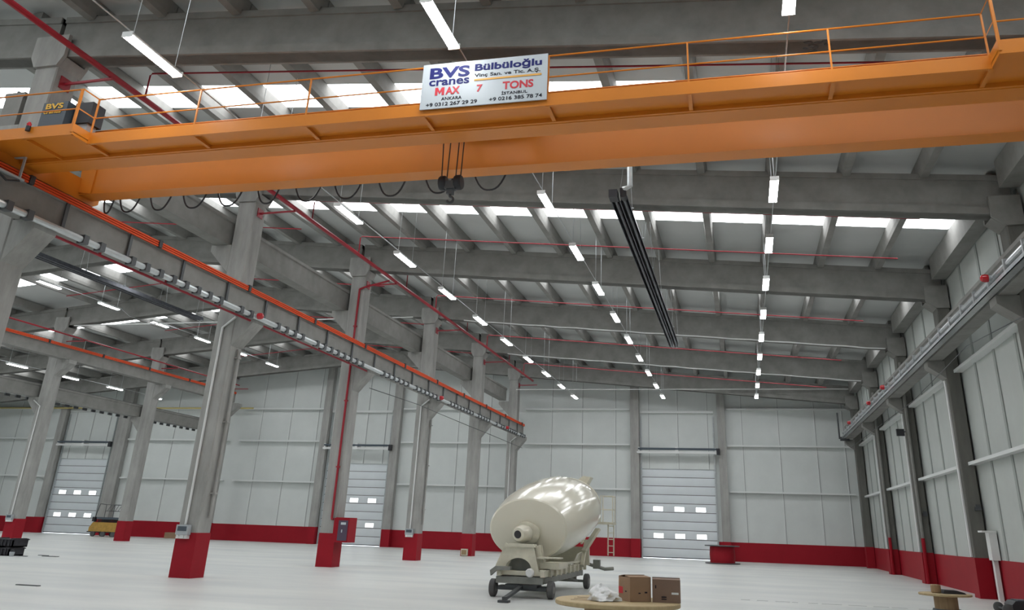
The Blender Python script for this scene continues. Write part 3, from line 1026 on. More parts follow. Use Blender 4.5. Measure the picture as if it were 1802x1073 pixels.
# pipe under the near runway
for k, lab in ((-1, 'left of the near conduit column'), (0, 'right of the near conduit column')):
    m = MB(); m.tube([(-14.42, Yk(k) + CW + 0.03, GZ - 0.16), (-14.42, Yk(k + 1) - 0.01, GZ - 0.16)], 0.035, 8)
    for j in range(3): m.box(-14.44, -14.40, Yk(k) + 2 + j * 2.4, Yk(k) + 2.05 + j * 2.4, GZ - 0.16, GZ)
    ob('red_conduit', m, 'red_pipe', None, f'red pipe under the near runway girder, {lab}', 'pipe', 'red pipes under the near runway', origin=(-14.42, Yk(k), GZ - 0.16))
# riser with hose cabinet on the second column
m = MB()
yc = Yk(1)
m.tube([(-15.13, yc - 0.06, 10.6), (-15.13, yc - 0.06, 1.72), (-15.12, yc - 0.07, 1.66), (-15.05, yc - 0.07, 1.655)], 0.045, 8)
m.tube([(-15.13, yc - 0.06, 10.6), (-14.9, yc - 0.06, 10.68), (MX - 0.12, yc - 0.06, MZ - 0.06)], 0.04, 8)
for z in (3.5, 6.0, 9.0):
    m.box(-15.2, -15.06, yc - 0.11, yc - 0.002, z, z + 0.05)
ob('fire_riser', m, 'red_pipe', None, 'red vertical fire pipe on the front of the second column', 'pipe', origin=(-15.13, yc, 1.66))
t = thing('hose_cabinet', 'red fire hose cabinet with dark window on the side of the second column', 'fire hose cabinet', (-14.8, yc, 0.9))
m = MB(); m.box(XL + CW + 0.015, -14.38, yc - 0.1, yc + 0.55, 0.86, 1.72)
m.box(-15.0, XL + CW + 0.02, yc - 0.1, yc - 0.02, 0.95, 1.7)
ob('cabinet_body', m, 'red', t)
m = MB(); m.box(-14.80, -14.42, yc - 0.115, yc - 0.1, 0.92, 1.62)
ob('cabinet_window', m, 'purple', t)
m = MB(); m.box(-14.70, -14.5, yc - 0.122, yc - 0.113, 1.47, 1.55); m.box(-14.66, -14.62, yc - 0.122, yc - 0.113, 1.2, 1.3)
ob('cabinet_label', m, 'signwhite', t)

# white conduits and switch boxes on columns
def conduit(x0, y, cx, lab, xout, zc=7.0):
    m = MB()
    m.tube([(x0 + xout, y - 0.042, zc + 0.32), (x0, y - 0.042, zc), (x0 - 0.02, y - 0.042, 1.37)], 0.035, 8)
    ob('conduit', m, 'white', None, lab, 'conduit', 'white conduits on the columns', origin=(x0, y, 1.3))


def switch_box(x, y, lab):
    t = thing('switch_box', lab, 'switch box', (x, y, 1.05), 'switch boxes on the columns')
    m = MB(); m.box(x - 0.19, x + 0.19, y - 0.17, y - 0.013, 1.10, 1.36)
    ob('box_body', m, 'greybox', t)
    m = MB(); m.box(x - 0.14, x + 0.14, y - 0.178, y - 0.17, 1.2, 1.32)
    ob('box_window', m, 'bluegrey', t)
    m = MB(); m.box(x - 0.17, x + 0.17, y - 0.15, y - 0.013, 1.0, 1.1)
    for dx in (-0.09, 0.06):
        m.lathe((x + dx, y - 0.15, 1.05), (0, -1, 0), [(0, 0.035), (0.04, 0.035)], 10)
    ob('sockets', m, 'white', t)


conduit(-15.31, Yk(0), 0, 'white conduit down the front of the near column', 0.4)
switch_box(-15.33, Yk(0), 'grey switch box with sockets on the near column')
conduit(-15.31, Yk(2), 0, 'white conduit down the front of the third column', 0.4)
switch_box(-15.33, Yk(2), 'small switch box on the third column')
conduit(-15.31, Yk(4), 0, 'white conduit down the column at the far wall', 0.4)
conduit(XLL + 0.3, Yk(2), 0, 'white conduit down the far left column', -0.5)
switch_box(XLL + 0.28, Yk(2), 'small switch box on the far left column')
for k, lab in ((1, 'nearest'), (2, 'second'), (3, 'third')):
    m = MB(); m.box(6.955, 6.999, Yk(k) + 0.2, Yk(k) + 0.36, 1.175, 6.72)
    ob('cable_channel', m, 'white', None, f'white cable channel on the inner face of the {lab} right wall column', 'cable channel', 'cable channels on the right wall columns', origin=(6.98, Yk(k), 1.17))

for k, lab in ((0, 'near column'), (2, 'third column')):
    m = MB(); m.tube([(XL + CW + 0.075, Yk(k) + 0.36, 1.55), (XL + CW + 0.075, Yk(k) + 0.36, 6.4)], 0.045, 10)
    for z in (2.2, 4.2, 6.1): m.box(XL + CW + 0.002, XL + CW + 0.15, Yk(k) + 0.28, Yk(k) + 0.44, z, z + 0.04)
    ob('down_pipe', m, 'concrete_column', None, f'grey rainwater pipe on the side of the {lab}', 'pipe', 'rainwater pipes on the columns', origin=(XL + CW, Yk(k), 1.55))
# slender red-footed pipes on the right wall
for k, dx in ((2, 'behind the small reel'), (3, 'under the floodlight')):
    x, y = 7.10, Yk(k) - 0.09
    t = thing('down_pipe', f'grey rainwater pipe with red foot on the right wall column {dx}', 'pipe', (x, y, 0), 'rainwater pipes on the right wall')
    m = MB(); m.tube([(x, y, 1.7), (x, y, 8.9)], 0.065, 10)
    ob('pipe', m, 'concrete', t)
    m = MB(); m.tube([(x, y, 0), (x, y, 1.7)], 0.072, 10)
    ob('painted_base', m, 'red', t)
# pale duct by the nearest right column
t = thing('cable_post', 'pale galvanised cable post beside the nearest right wall column', 'post', (7.32, 29.2, 0))
m = MB(); m.box(7.30, 7.42, 29.1, 29.3, 0, 1.16); m.box(7.24, 7.46, 28.95, 29.35, 1.12, 1.9)
ob('post', m, 'white', t)
m = MB(); m.box(7.05, 7.46, 28.9, 29.4, 1.9, 1.95)
ob('cap_plate', m, 'white', t)
# steel brackets on right columns
for k, lab in ((1, 'nearest'), (2, 'second')):
    m = MB(); m.box(7.22, 7.40, Yk(k) - 0.12, Yk(k) - 0.003, 2.55, 2.66); m.box(7.26, 7.40, Yk(k) - 0.03, Yk(k) - 0.003, 2.66, 2.74)
    ob('wall_bracket', m, 'steel_dark', None, f'dark steel bracket on the {lab} right wall column', 'bracket', 'steel brackets on the right columns', origin=(7.3, Yk(k), 2.55))
t = thing('floodlight', 'small black floodlight on the right wall below the runway', 'floodlight', (6.9, 39.3, 5.85))
m = MB(); m.box(6.55, 6.86, 38.05, 38.2, 5.72, 6.0)
ob('lamp_head', m, 'black', t)
m = MB(); m.bar((6.8, 38.15, 5.85), (6.98, Yk(2) - 0.03, 5.95), 0.05, 0.04)
ob('arm', m, 'steel_dark', t)
# guard wires
m = MB(); m.tube([(6.6, 20.1, 6.5), (6.6, 25.5, 6.9), (6.65, 34.3, 6.62), (6.7, 44, 6.75), (6.7, 55, 6.8)], 0.012, 5)
ob('guard_wire', m, 'steel_dark', None, 'thin dark wire along the right wall below the runway', 'wire', origin=(6.6, 20, 6.5))
m = MB(); m.tube([(-14.5, Yk(1) + 0.6, 6.62), (-14.3, 35.5, 6.66), (-14.5, Yk(2) + 0.3, 6.7), (-14.3, 43, 6.6), (-14.5, Yk(3) + 0.3, 6.66), (-14.5, Yk(4) + 0.1, 6.6)], 0.016, 5)
ob('guard_wire', m, 'steel_dark', None, 'thin dark wire strung between the near columns below the runway', 'wire', origin=(-14.5, 30, 6.6))
# white conduits along roof beams
for k, lab in ((2, 'third'), (3, 'fourth')):
    m = MB()
    pts = [(-13.4 + i * (20.0 / 24), Yk(k) - 0.03, zb(-13.4 + i * (20.0 / 24)) - 0.03 - 0.03 * math.sin(i * 1.3) ** 2) for i in range(25)]
    m.tube(pts, 0.03, 6)
    ob('beam_conduit', m, 'white', None, f'thin white conduit along the {lab} roof beam of the right bay', 'conduit', 'conduits along the roof beams', origin=pts[0])
m = MB(); m.tube([(-15.0, Yk(4) - 0.3, 10.47), (6.93, Yk(4) - 0.3, 10.42)], 0.025, 6)
ob('beam_conduit', m, 'white', None, 'thin level white conduit in front of the far gable beam', 'conduit', origin=(-15, 55, 10.5))
m = MB(); m.tube([(-37.0, Yk(2) - 0.05, zb(-37) - 0.1), (-27, Yk(2) - 0.05, zb(-37) - 0.1), (-16.2, Yk(2) - 0.05, zb(-37) - 0.1)], 0.03, 6)
ob('beam_conduit', m, 'white', None, 'thin white conduit across the middle bay', 'conduit', origin=(-37, Yk(2), 11.3))
m = MB(); m.tube([(XE + 0.3, YW - 0.56, 9.45), (-36.5, YW - 0.56, 9.45)], 0.06, 8)
ob('gas_pipe', m, 'gas', None, 'yellow gas pipe along the far wall at the left', 'pipe', origin=(-50, YW, 9.45))

# ================================================================== radiant tube heaters
def heater(x, y0, y1, z, lab, flue):
    t = thing('tube_heater', lab, 'heater', (x, y0, z), 'radiant tube heaters')
    for dx in (-0.115, 0.115):
        m = MB()
        # hood: open folded reflector over each tube
        m.prism([(x + dx - 0.115, z - 0.05), (x + dx - 0.07, z + 0.12), (x + dx + 0.07, z + 0.12), (x + dx + 0.115, z - 0.05), (x + dx + 0.105, z - 0.05), (x + dx + 0.065, z + 0.11), (x + dx - 0.065, z + 0.11), (x + dx - 0.105, z - 0.05)], 'y', y0 + 0.1, y1)
        ob('reflector', m, 'heater', t)
        m = MB(); m.tube([(x + dx, y0, z + 0.01), (x + dx, y1 - 0.1, z + 0.01)], 0.05, 10)
        ob('radiant_tube', m, 'heater', t)
    m = MB(); m.tube([(x - 0.115, y1 - 0.1, z + 0.01), (x - 0.08, y1 + 0.1, z + 0.01), (x + 0.08, y1 + 0.1, z + 0.01), (x + 0.115, y1 - 0.1, z + 0.01)], 0.05, 10)
    ob('return_bend', m, 'galv', t)
    m = MB(); m.box(x - 0.24, x - 0.02, y0 - 0.35, y0 + 0.02, z - 0.07, z + 0.14)
    m.tube([(x + 0.12, y0 + 0.02, z + 0.02), (x + 0.12, y0 - 0.2, z + 0.02), (x + 0.12, y0 - 0.25, z + 0.2)], 0.085, 10)
    ob('burner', m, 'black', t)
    if flue:
        m = MB(); m.tube([(x + 0.12, y0 - 0.25, z + 0.16), (x + 0.30, y0 - 0.25, z + 0.24), (x + 0.30, y0 - 0.25, zt(x + 0.30) + DK - 0.02)], 0.075, 12)
        ob('flue_pipe', m, 'duct', t)
    for y in [Yk(k) + o for k in range(-1, 4) for o in (1.2, 4.2, 7.2)]:
        if not (y0 < y < y1): continue
        m = MB()
        xh = min(PX, key=lambda q: abs(q - x))
        for dx in (-0.2, 0.2):
            m.tube([(x + dx, y, z + 0.12), (xh + dx * 0.3, y, zt(xh) - 0.128)], 0.006, 5)
        m.bar((x - 0.24, y, z + 0.135), (x + 0.24, y, z + 0.135), 0.04, 0.03)
        ob('hanger', m, 'galv', t)


heater(-2.70, 19.35, 37.7, 9.6, 'long dark twin-tube heater hung under the right bay roof', True)
heater(-28.0, 26.0, 37.4, 11.4, 'dark tube heater hung under the middle bay roof', False)

# ================================================================== concrete mixer drum on its trolley
mix = thing('mixer_drum', 'cream concrete mixer drum standing on a wheeled steel trolley', 'mixer drum', (-5.4, 23.5, 0))
AX, AM, AN, BZ = -5.48, 0.177, 0.033, 0.714
st = [(-0.10, 0.25), (-0.09, 0.5), (-0.06, 0.8), (-0.02, 1.0), (0.02, 1.045), (0.5, 1.14), (1.0, 1.225), (1.43, 1.27), (2.2, 1.30), (2.9, 1.285), (3.36, 1.262), (3.9, 1.1), (4.5, 0.85), (5.0, 0.62), (5.36, 0.45)]
m = MB()
N = 64
vs, fs = [], []
for tt, r in st:
    Yc = 21.95 + tt
    for j in range(N):
        q = 2 * math.pi * j / N
        vs.append((AX + AN * tt + r * math.cos(q), Yc - AM * r * BZ * math.sin(q), 1.56 + AM * tt + r * BZ * math.sin(q)))
for i in range(len(st) - 1):
    for j in range(N):
        fs.append((i * N + j, i * N + (j + 1) % N, (i + 1) * N + (j + 1) % N, (i + 1) * N + j))
fs.append(tuple(range(N)))
m.add(vs, fs)
ob('drum', m, 'cream', mix, smooth=28)
# inner lip at the mouth
tt = 5.36
m = MB(); pts = []
for j in range(28):
    q = 2 * math.pi * j / 28
    pts.append((AX + AN * tt + 0.45 * math.cos(q), 21.95 + tt - AM * 0.32 * math.sin(q), 1.56 + AM * tt + 0.32 * math.sin(q)))
m.tube(pts, 0.035, 6, closed=True)
ob('mouth_rim', m, 'cream_matt', mix)
# roller ring
tt = 4.05
m = MB(); pts = []
for j in range(40):
    q = 2 * math.pi * j / 40
    pts.append((AX + AN * tt + 1.06 * math.cos(q), 21.95 + tt - AM * 0.757 * math.sin(q), 1.56 + AM * tt + 0.757 * math.sin(q)))
m.tube(pts, 0.045, 6, closed=True)
ob('roller_ring', m, 'cream_matt', mix)
# drive: flange, gearbox and its hole
GXc, GZc = -5.62, 1.53
m = MB()
m.lathe((AX + 0.01, 21.92, 1.49), (0, -1, -AM), [(0, 0.37), (0.05, 0.37), (0.06, 0.32), (0.14, 0.32), (0.15, 0.35), (0.2, 0.35), (0.22, 0.28)], 28, 1, 0.8)
ob('drive_flange', m, 'cream_matt', mix)
gd = Vector((-0.48, -1, -0.14)).normalized()
g0 = Vector((AX - 0.03, 21.78, 1.46))
m = MB()
m.lathe(g0, gd, [(0, 0.25), (0.15, 0.25), (0.17, 0.235), (0.25, 0.225), (0.29, 0.19), (0.30, 0.12)], 24, 1, 0.85)
gb = ob('gearbox', m, 'cream', mix)
m = MB()
m.lathe(g0 + gd * 0.29, gd, [(0, 0.115), (0.025, 0.11)], 20, 1, 0.85)
ob('drive_socket', m, 'black', gb)
# front pedestal with an arch
py0, py1 = 21.15, 21.5
m = MB()
arch = []
for i in range(13):
    a = math.pi * i / 12
    arch.append((-5.50 + 0.33 * math.cos(a), 0.64 + 0.25 * math.sin(a)))
outer = [(-6.12, 0.60), (-5.78, 1.18), (-5.14, 1.18), (-4.97, 0.60)]
prof = [outer[0], outer[1], outer[2], outer[3]] + [(-5.17, 0.60)] + arch + [(-5.83, 0.60)]
m.prism(prof, 'y', py0, py0 + 0.05)
m.prism([(-5.82, 1.14), (-5.78, 1.21), (-5.14, 1.21), (-5.10, 1.14)], 'y', py0 - 0.04, py1)
m.bar((-6.0, (py0 + py1) / 2 + 0.025, 0.62), (-5.76, (py0 + py1) / 2 + 0.025, 1.16), 0.3, 0.06, (0, 1, 0))
m.bar((-5.02, (py0 + py1) / 2 + 0.025, 0.62), (-5.16, (py0 + py1) / 2 + 0.025, 1.16), 0.3, 0.06, (0, 1, 0))
for sx_, sgn in ((-5.92, -1), (-5.02, 1)):
    m.prism([(py1, 0.6), (py1 + 0.7, 0.6), (py1, 1.2)], 'x', sx_ - 0.03, sx_ + 0.03)
ob('front_pedestal', m, 'cream_matt', mix)
m = MB(); m.box(-5.82, -5.18, py1 - 0.02, py1 + 0.02, 0.6, 1.0)
ob('pedestal_backplate', m, 'greysteel', mix)
m = MB(); m.box(-5.02, -4.45, 21.1, 21.5, 0.90, 0.93)
ob('step_plate', m, 'cream_matt', mix)
# subframe rails
m = MB()
for x in (-5.95, -4.85):
    m.box(x - 0.05, x + 0.05, 21.0, 26.6, 0.48, 0.62)
    m.box(x - 0.075, x + 0.075, 21.0, 26.6, 0.62, 0.64)
for y in (21.2, 22.6, 24.0, 25.4, 26.5):
    m.box(-5.95, -4.85, y - 0.05, y + 0.05, 0.5, 0.6)
for i in range(9):
    y = 21.5 + i * 0.6
    for x in (-6.03, -4.77):
        m.box(x - 0.03, x + 0.03, y, y + 0.12, 0.472, 0.66)
ob('subframe', m, 'cream_matt', mix)
m = MB()
for x in (-6.0, -4.80):
    m.tube([(x, 21.8, 0.72), (x, 26.2, 0.72)], 0.03, 8)
m.box(-4.98, -4.5, 21.3, 22.4, 0.66, 0.80)
ob('side_pipes', m, 'cream_matt', mix)
m = MB(); m.prism([(-6.12, 0.48), (-5.98, 0.60), (-5.62, 0.62), (-5.62, 0.70), (-6.0, 0.70), (-6.14, 0.6)], 'y', 20.86, 20.99)
ob('outrigger', m, 'greysteel', mix)
m = MB(); m.lathe((-5.14, 21.0, 0.575), (0, -1, 0), [(0, 0.08), (0.04, 0.1), (0.14, 0.1), (0.17, 0.08)], 16)
ob('air_tank', m, 'white', mix)
m = MB()
for x in (-5.9, -4.84):
    m.prism([(24.9, 0.64), (26.5, 0.64), (26.45, 0.98), (25.6, 0.92)], 'x', x - 0.03, x + 0.03)
m.box(-5.9, -4.84, 26.35, 26.42, 0.64, 1.1)
ob('rear_pedestal', m, 'cream_matt', mix)
# rear supports under the drum
for x, tx in ((-6.05, -5.95), (-4.72, -4.62)):
    m = MB(); m.bar((x, 26.4, 0.6), (x, 26.3, 1.30), 0.16, 0.1)
    m.bar((x, 25.6, 0.6), (x, 26.2, 1.25), 0.10, 0.1)
    ob('rear_support', m, 'cream_matt', mix)
m = MB(); m.bar((-4.72, 25.9, 1.0), (-4.36, 26.25, 1.62), 0.22, 0.07)
ob('discharge_chute', m, 'cream_matt', mix)
m = MB(); m.prism([(-5.75, 2.75), (-4.95, 2.75), (-4.7, 3.15), (-4.95, 3.18), (-5.2, 3.0), (-5.6, 2.95)], 'y', 26.8, 27.3)
ob('charge_hopper', m, 'cream_matt', mix)
# rear platform and hanging ladder
m = MB(); m.box(-4.72, -4.0, 27.0, 27.6, 1.76, 1.83)
m.bar((-4.72, 27.3, 1.8), (-4.9, 26.4, 1.2), 0.06, 0.06)
ob('service_platform', m, 'cream_matt', mix)
m = MB()
for x in (-4.22, -4.04):
    m.tube([(x, 27.35, 1.8), (x, 27.35, 0.86)], 0.02, 6)
for i in range(5):
    m.tube([(-4.22, 27.35, 0.95 + i * 0.19), (-4.04, 27.35, 0.95 + i * 0.19)], 0.014, 6)
ob('ladder', m, 'cream_matt', mix)
m = MB()
for x, y in ((-4.42, 27.05), (-4.03, 27.05), (-4.03, 27.55), (-4.42, 27.55)):
    m.tube([(x, y, 1.8), (x, y, 2.6)], 0.016, 6)
for z in (2.2, 2.6):
    m.tube([(-4.42, 27.05, z), (-4.03, 27.05, z), (-4.03, 27.55, z), (-4.42, 27.55, z)], 0.016, 6)
ob('platform_railing', m, 'cream_matt', mix)
m = MB(); m.tube([(-4.7, 26.6, 0.62), (-4.2, 26.6, 0.5), (-3.95, 26.7, 0.52)], 0.05, 8); m.box(-4.55, -4.35, 26.5, 26.7, 0.5, 0.75)
ob('hose_stub', m, 'greysteel', mix)

tro = thing('transport_trolley', 'low grey steel trolley with four wheels under the mixer drum', 'trolley', (-5.4, 23.5, 0))
m = MB()
m.box(-6.02, -4.84, 21.02, 21.16, 0.32, 0.465)
m.box(-6.02, -4.80, 26.05, 26.2, 0.32, 0.465)
for x in (-5.95, -4.88):
    m.box(x - 0.07, x + 0.07, 21.16, 26.05, 0.33, 0.465)
for y in (22.4, 24.0, 25.2):
    m.box(-5.9, -4.92, y - 0.05, y + 0.05, 0.34, 0.44)
ob('trolley_frame', m, 'greysteel', tro)
m = MB(); m.box(-6.0, -4.8, 21.2, 21.5, 0.16, 0.26); m.box(-5.8, -5.0, 21.1, 21.6, 0.22, 0.30)
m.tube([(-6.1, 21.25, 0.2), (-4.72, 21.25, 0.2)], 0.035, 8)
ob('front_axle', m, 'steel_dark', tro)
m = MB(); m.tube([(-6.1, 25.6, 0.2), (-4.62, 25.6, 0.2)], 0.035, 8)
for x in (-6.0, -4.95):
    m.box(x - 0.06, x + 0.06, 25.52, 25.68, 0.2, 0.325)
m.bar((-4.9, 24.5, 0.32), (-4.85, 25.6, 0.2), 0.06, 0.05)
ob('rear_axle', m, 'greysteel', tro)
for x, y in ((-6.14, 21.25), (-4.68, 21.25), (-6.14, 25.6), (-4.58, 25.6)):
    m = MB(); m.wheel((x, y, 0.2), (1, 0, 0), 0.2, 0.15)
    w = ob('wheel', m, 'rubber', tro)
    m = MB(); m.lathe((x - 0.085, y, 0.2), (1, 0, 0), [(0, 0.07), (0.02, 0.1), (0.15, 0.1), (0.17, 0.07)], 16)
    ob('wheel_hub', m, 'greysteel', w)
m = MB(); m.bar((-5.4, 21.15, 0.25), (-5.42, 19.75, 0.08), 0.1, 0.06); m.box(-5.55, -5.3, 19.6, 19.8, 0.0, 0.05); m.box(-5.46, -5.36, 19.64, 19.78, 0.05, 0.12)
ob('tow_bar', m, 'steel_dark', tro)

# ================================================================== cable reels, boxes, bag
def reel(name, lab, cx, cyy, R, zt_, th, rc, drum_m, flange_m, low_m=None, zlow=0.0, hole=True):
    t = thing(name, lab, 'cable reel', (cx, cyy, 0))
    for z0, nm in ((zt_ - th, 'top_flange'), (0.0, 'bottom_flange')):
        m = MB(); m.lathe((cx, cyy, z0), (0, 0, 1), [(0, R - 0.01), (0.01, R), (th - 0.01, R), (th, R - 0.01)], 48)
        ob(nm, m, flange_m, t)
    m = MB(); m.lathe((cx, cyy, th), (0, 0, 1), [(0, rc), (zt_ - 2 * th, rc)], 32)
    ob('barrel', m, drum_m, t)
    if low_m:
        m = MB(); m.lathe((cx, cyy, th), (0, 0, 1), [(0, rc + 0.05), (zlow * 0.5, rc + 0.07), (zlow, rc + 0.04)], 32)
        ob('wound_cable', m, low_m, t)
    return t


RX, RY, RZ = -1.62, 11.3, 0.78
t = reel('cable_reel', 'large wooden cable reel lying flat in the foreground, used as a table', RX, RY, 0.79, RZ, 0.055, 0.42, 'hubwood', 'ply', 'black', 0.5)
m = MB()
for i in range(3):
    m.box(RX - 0.55 + 0.0 * i, RX - 0.2, RY - 0.28 + 0.22 * i, RY - 0.26 + 0.22 * i, RZ, RZ + 0.004)
ob('slot', m, 'cardboard_dark', t)


def carton(name, lab, cx, cyy, sx_, sy_, h, rot, mt, z, extras):
    t = thing(name, lab, 'cardboard box', (cx, cyy, z))
    t.rotation_euler = (0, 0, rot)
    o0 = Vector((cx, cyy, z))
    m = MB(); m.box(cx - sx_ / 2, cx + sx_ / 2, cyy - sy_ / 2, cyy + sy_ / 2, z, z + h)
    ob('box_body', m, mt, t)
    # flaps folded out a little
    m = MB()
    e = 0.006
    m.add([o0 + Vector(v) for v in ((-sx_ / 2, -sy_ / 2, h), (sx_ / 2, -sy_ / 2, h), (sx_ / 2, -sy_ * 0.05, h + 0.012), (-sx_ / 2, -sy_ * 0.05, h + 0.012),
                                   (-sx_ / 2, -sy_ / 2, h + e), (sx_ / 2, -sy_ / 2, h + e), (sx_ / 2, -sy_ * 0.05, h + 0.012 + e), (-sx_ / 2, -sy_ * 0.05, h + 0.012 + e))],
          [(0, 1, 2, 3), (7, 6, 5, 4), (0, 4, 5, 1), (1, 5, 6, 2), (2, 6, 7, 3), (3, 7, 4, 0)])
    m.add([o0 + Vector(v) for v in ((-sx_ / 2, sy_ / 2, h), (sx_ / 2, sy_ / 2, h), (sx_ / 2, sy_ * 0.02, h + 0.02), (-sx_ / 2, sy_ * 0.02, h + 0.02),
                                   (-sx_ / 2, sy_ / 2, h + e), (sx_ / 2, sy_ / 2, h + e), (sx_ / 2, sy_ * 0.02, h + 0.02 + e), (-sx_ / 2, sy_ * 0.02, h + 0.02 + e))],
          [(0, 1, 2, 3), (7, 6, 5, 4), (0, 4, 5, 1), (1, 5, 6, 2), (2, 6, 7, 3), (3, 7, 4, 0)])
    ob('flap', m, mt, t)
    for nm, mm, (face, u0, u1, v0, v1) in extras:
        m = MB()
        if face == 'f':
            m.box(cx - sx_ / 2 + u0 * sx_, cx - sx_ / 2 + u1 * sx_, cyy - sy_ / 2 - 0.003, cyy - sy_ / 2 + 0.001, z + v0 * h, z + v1 * h)
        else:
            m.box(cx - sx_ / 2 - 0.003, cx - sx_ / 2 + 0.001, cyy - sy_ / 2 + u0 * sy_, cyy - sy_ / 2 + u1 * sy_, z + v0 * h, z + v1 * h)
        ob(nm, m, mm, t)
    return t


carton('cardboard_box', 'cardboard box with a red mark, left of two on the big reel', -1.405, 11.33, 0.30, 0.30, 0.275, math.radians(36), 'cardboard', RZ + 0.002,
       [('red_mark', 'signred', ('l', 0.62, 0.99, 0.30, 0.58)), ('printed_mark', 'ink', ('l', 0.3, 0.42, 0.38, 0.43)), ('printed_mark', 'ink', ('f', 0.7, 0.82, 0.35, 0.41)), ('printed_mark', 'ink', ('f', 0.4, 0.5, 0.33, 0.37))])
carton('cardboard_box', 'darker cardboard box with a white label, right of two on the big reel', -1.015, 11.42, 0.35, 0.28, 0.255, math.radians(6), 'cardboard_dark', RZ + 0.002,
       [('white_label', 'white', ('f', 0.68, 0.93, 0.37, 0.46)), ('printed_mark', 'ink', ('f', 0.32, 0.5, 0.22, 0.27)), ('printed_mark', 'ink', ('f', 0.32, 0.5, 0.13, 0.17)), ('printed_mark', 'ink', ('f', 0.1, 0.14, 0.62, 0.76))])

# crumpled plastic bag
rng = random.Random(11)
m = MB()
nu, nv = 26, 12
bx, by = -1.76, 11.05
vs, fs = [], []
for i in range(nv + 1):
    f = i / nv
    for j in range(nu):
        a = 2 * math.pi * j / nu
        base = 0.185 * (1 - f ** 1.6) ** 0.62 if f < 1 else 0.0
        w = 1 + 0.22 * math.sin(3 * a + 5 * f) + 0.12 * math.sin(7 * a - 9 * f) + rng.uniform(-0.07, 0.07)
        z = 0.17 * f * (1 + 0.12 * math.sin(2 * a + 1)) + (0.0 if i == 0 else rng.uniform(-0.008, 0.008))
        vs.append((bx + base * w * math.cos(a) - 0.03 * f, by + 0.7 * base * w * math.sin(a), RZ + 0.006 + max(0.001, z)))
for i in range(nv):
    for j in range(nu):
        fs.append((i * nu + j, i * nu + (j + 1) % nu, (i + 1) * nu + (j + 1) % nu, (i + 1) * nu + j))
fs.append(tuple(range(nu)))
m.add(vs, fs)
ob('plastic_bag', m, 'plastic', None, 'crumpled white plastic bag on the big wooden reel', 'plastic bag', origin=(bx, by, RZ), smooth=50)

# small reel on the right
reel('cable_reel', 'small wooden cable reel lying flat near the right wall', 4.2, 21.1, 0.54, 0.55, 0.045, 0.24, 'hubwood', 'ply', 'bluegrey', 0.2)
m = MB()
m.lathe((4.02, 21.06, 0.552), (0, 0, 1), [(0, 0.09), (0.02, 0.105), (0.15, 0.105), (0.17, 0.09)], 20)
ob('tape_roll', m, 'hubwood', None, 'brown round roll standing on the small wooden reel', 'roll', origin=(4.02, 21.06, 0.55))
m = MB()
m.prism([(4.14, 0.552), (4.60, 0.552), (4.56, 0.585), (4.42, 0.62), (4.16, 0.625)], 'y', 20.9, 21.25)
ob('tool_pouch', m, 'black', None, 'flat black pouch lying on the small wooden reel', 'pouch', origin=(4.3, 21.05, 0.55))
# red reel by the right loading door
reel('cable_reel', 'steel cable reel wound with red cable beside the right-hand loading door', -1.35, 52.3, 1.0, 0.98, 0.05, 0.66, 'red', 'steel_dark', 'red', 0.86)

# trolley case cut by the lower right corner
t = thing('tool_case', 'black wheeled tool case cut off by the lower right corner', 'tool case', (6.3, 23.6, 0))
m = MB(); m.prism([(6.25, 0.05), (7.2, 0.05), (7.2, 0.31), (6.34, 0.31), (6.25, 0.22)], 'y', 23.9, 24.6)
ob('case_body', m, 'black', t)
m = MB(); m.box(6.4, 7.1, 23.95, 24.55, 0.31, 0.33)
ob('case_lid', m, 'bluegrey', t)
for y in (23.85, 24.65):
    m = MB(); m.wheel((6.12, y, 0.12), (0, 1, 0), 0.12, 0.08)
    ob('wheel', m, 'rubber', t)
m = MB(); m.tube([(6.12, 23.85, 0.12), (6.12, 24.65, 0.12)], 0.02, 6); m.bar((6.12, 24.2, 0.12), (6.4, 24.2, 0.12), 0.08, 0.05)
ob('axle', m, 'steel_dark', t)

# ================================================================== left side things
# black crates
def crate(x, y, z, lab):
    t = thing('black_crate', lab, 'crate', (x, y, z), 'black plastic crates at the left edge')
    m = MB()
    h = 0.29
    m.box(x - 0.5, x + 0.5, y - 0.35, y + 0.35, z, z + 0.04)
    for xx in (x - 0.48, x + 0.48): m.box(xx - 0.02, xx + 0.02, y - 0.35, y + 0.35, z, z + h)
    for yy in (y - 0.33, y + 0.33): m.box(x - 0.5, x + 0.5, yy - 0.02, yy + 0.02, z, z + h - 0.05)
    m.box(x - 0.53, x + 0.53, y - 0.38, y + 0.38, z + h - 0.05, z + h - 0.02)
    ob('crate_body', m, 'crate', t)
    for i in range(6):
        m = MB(); m.box(x - 0.46 + i * 0.16, x - 0.42 + i * 0.16, y - 0.385, y - 0.35, z + 0.03, z + h - 0.05)
        ob('crate_rib', m, 'black', t)
    for dx in (-0.4, 0.4):
        m = MB(); m.box(x + dx - 0.07, x + dx + 0.07, y - 0.3, y + 0.3, z + h - 0.02, z + h + 0.012)
        ob('foot', m, 'crate', t)


crate(-27.2, 27.75, 0.0, 'black plastic crate at the left edge, bottom of its stack')
crate(-27.12, 27.75, 0.305, 'black plastic crate at the left edge, top of its stack')
t = thing('bucket', 'small grey bucket beside the black crates', 'bucket', (-26.2, 27.2, 0))
m = MB(); m.lathe((-26.45, 27.3, 0), (0, 0, 1), [(0, 0.07), (0.14, 0.09), (0.15, 0.085)], 16)
ob('bucket_body', m, 'greybox', t)
m = MB(); m.tube([(-26.54, 27.3, 0.14), (-26.52, 27.3, 0.2), (-26.45, 27.3, 0.22), (-26.38, 27.3, 0.2), (-26.36, 27.3, 0.14)], 0.006, 5)
ob('handle', m, 'steel_dark', t)

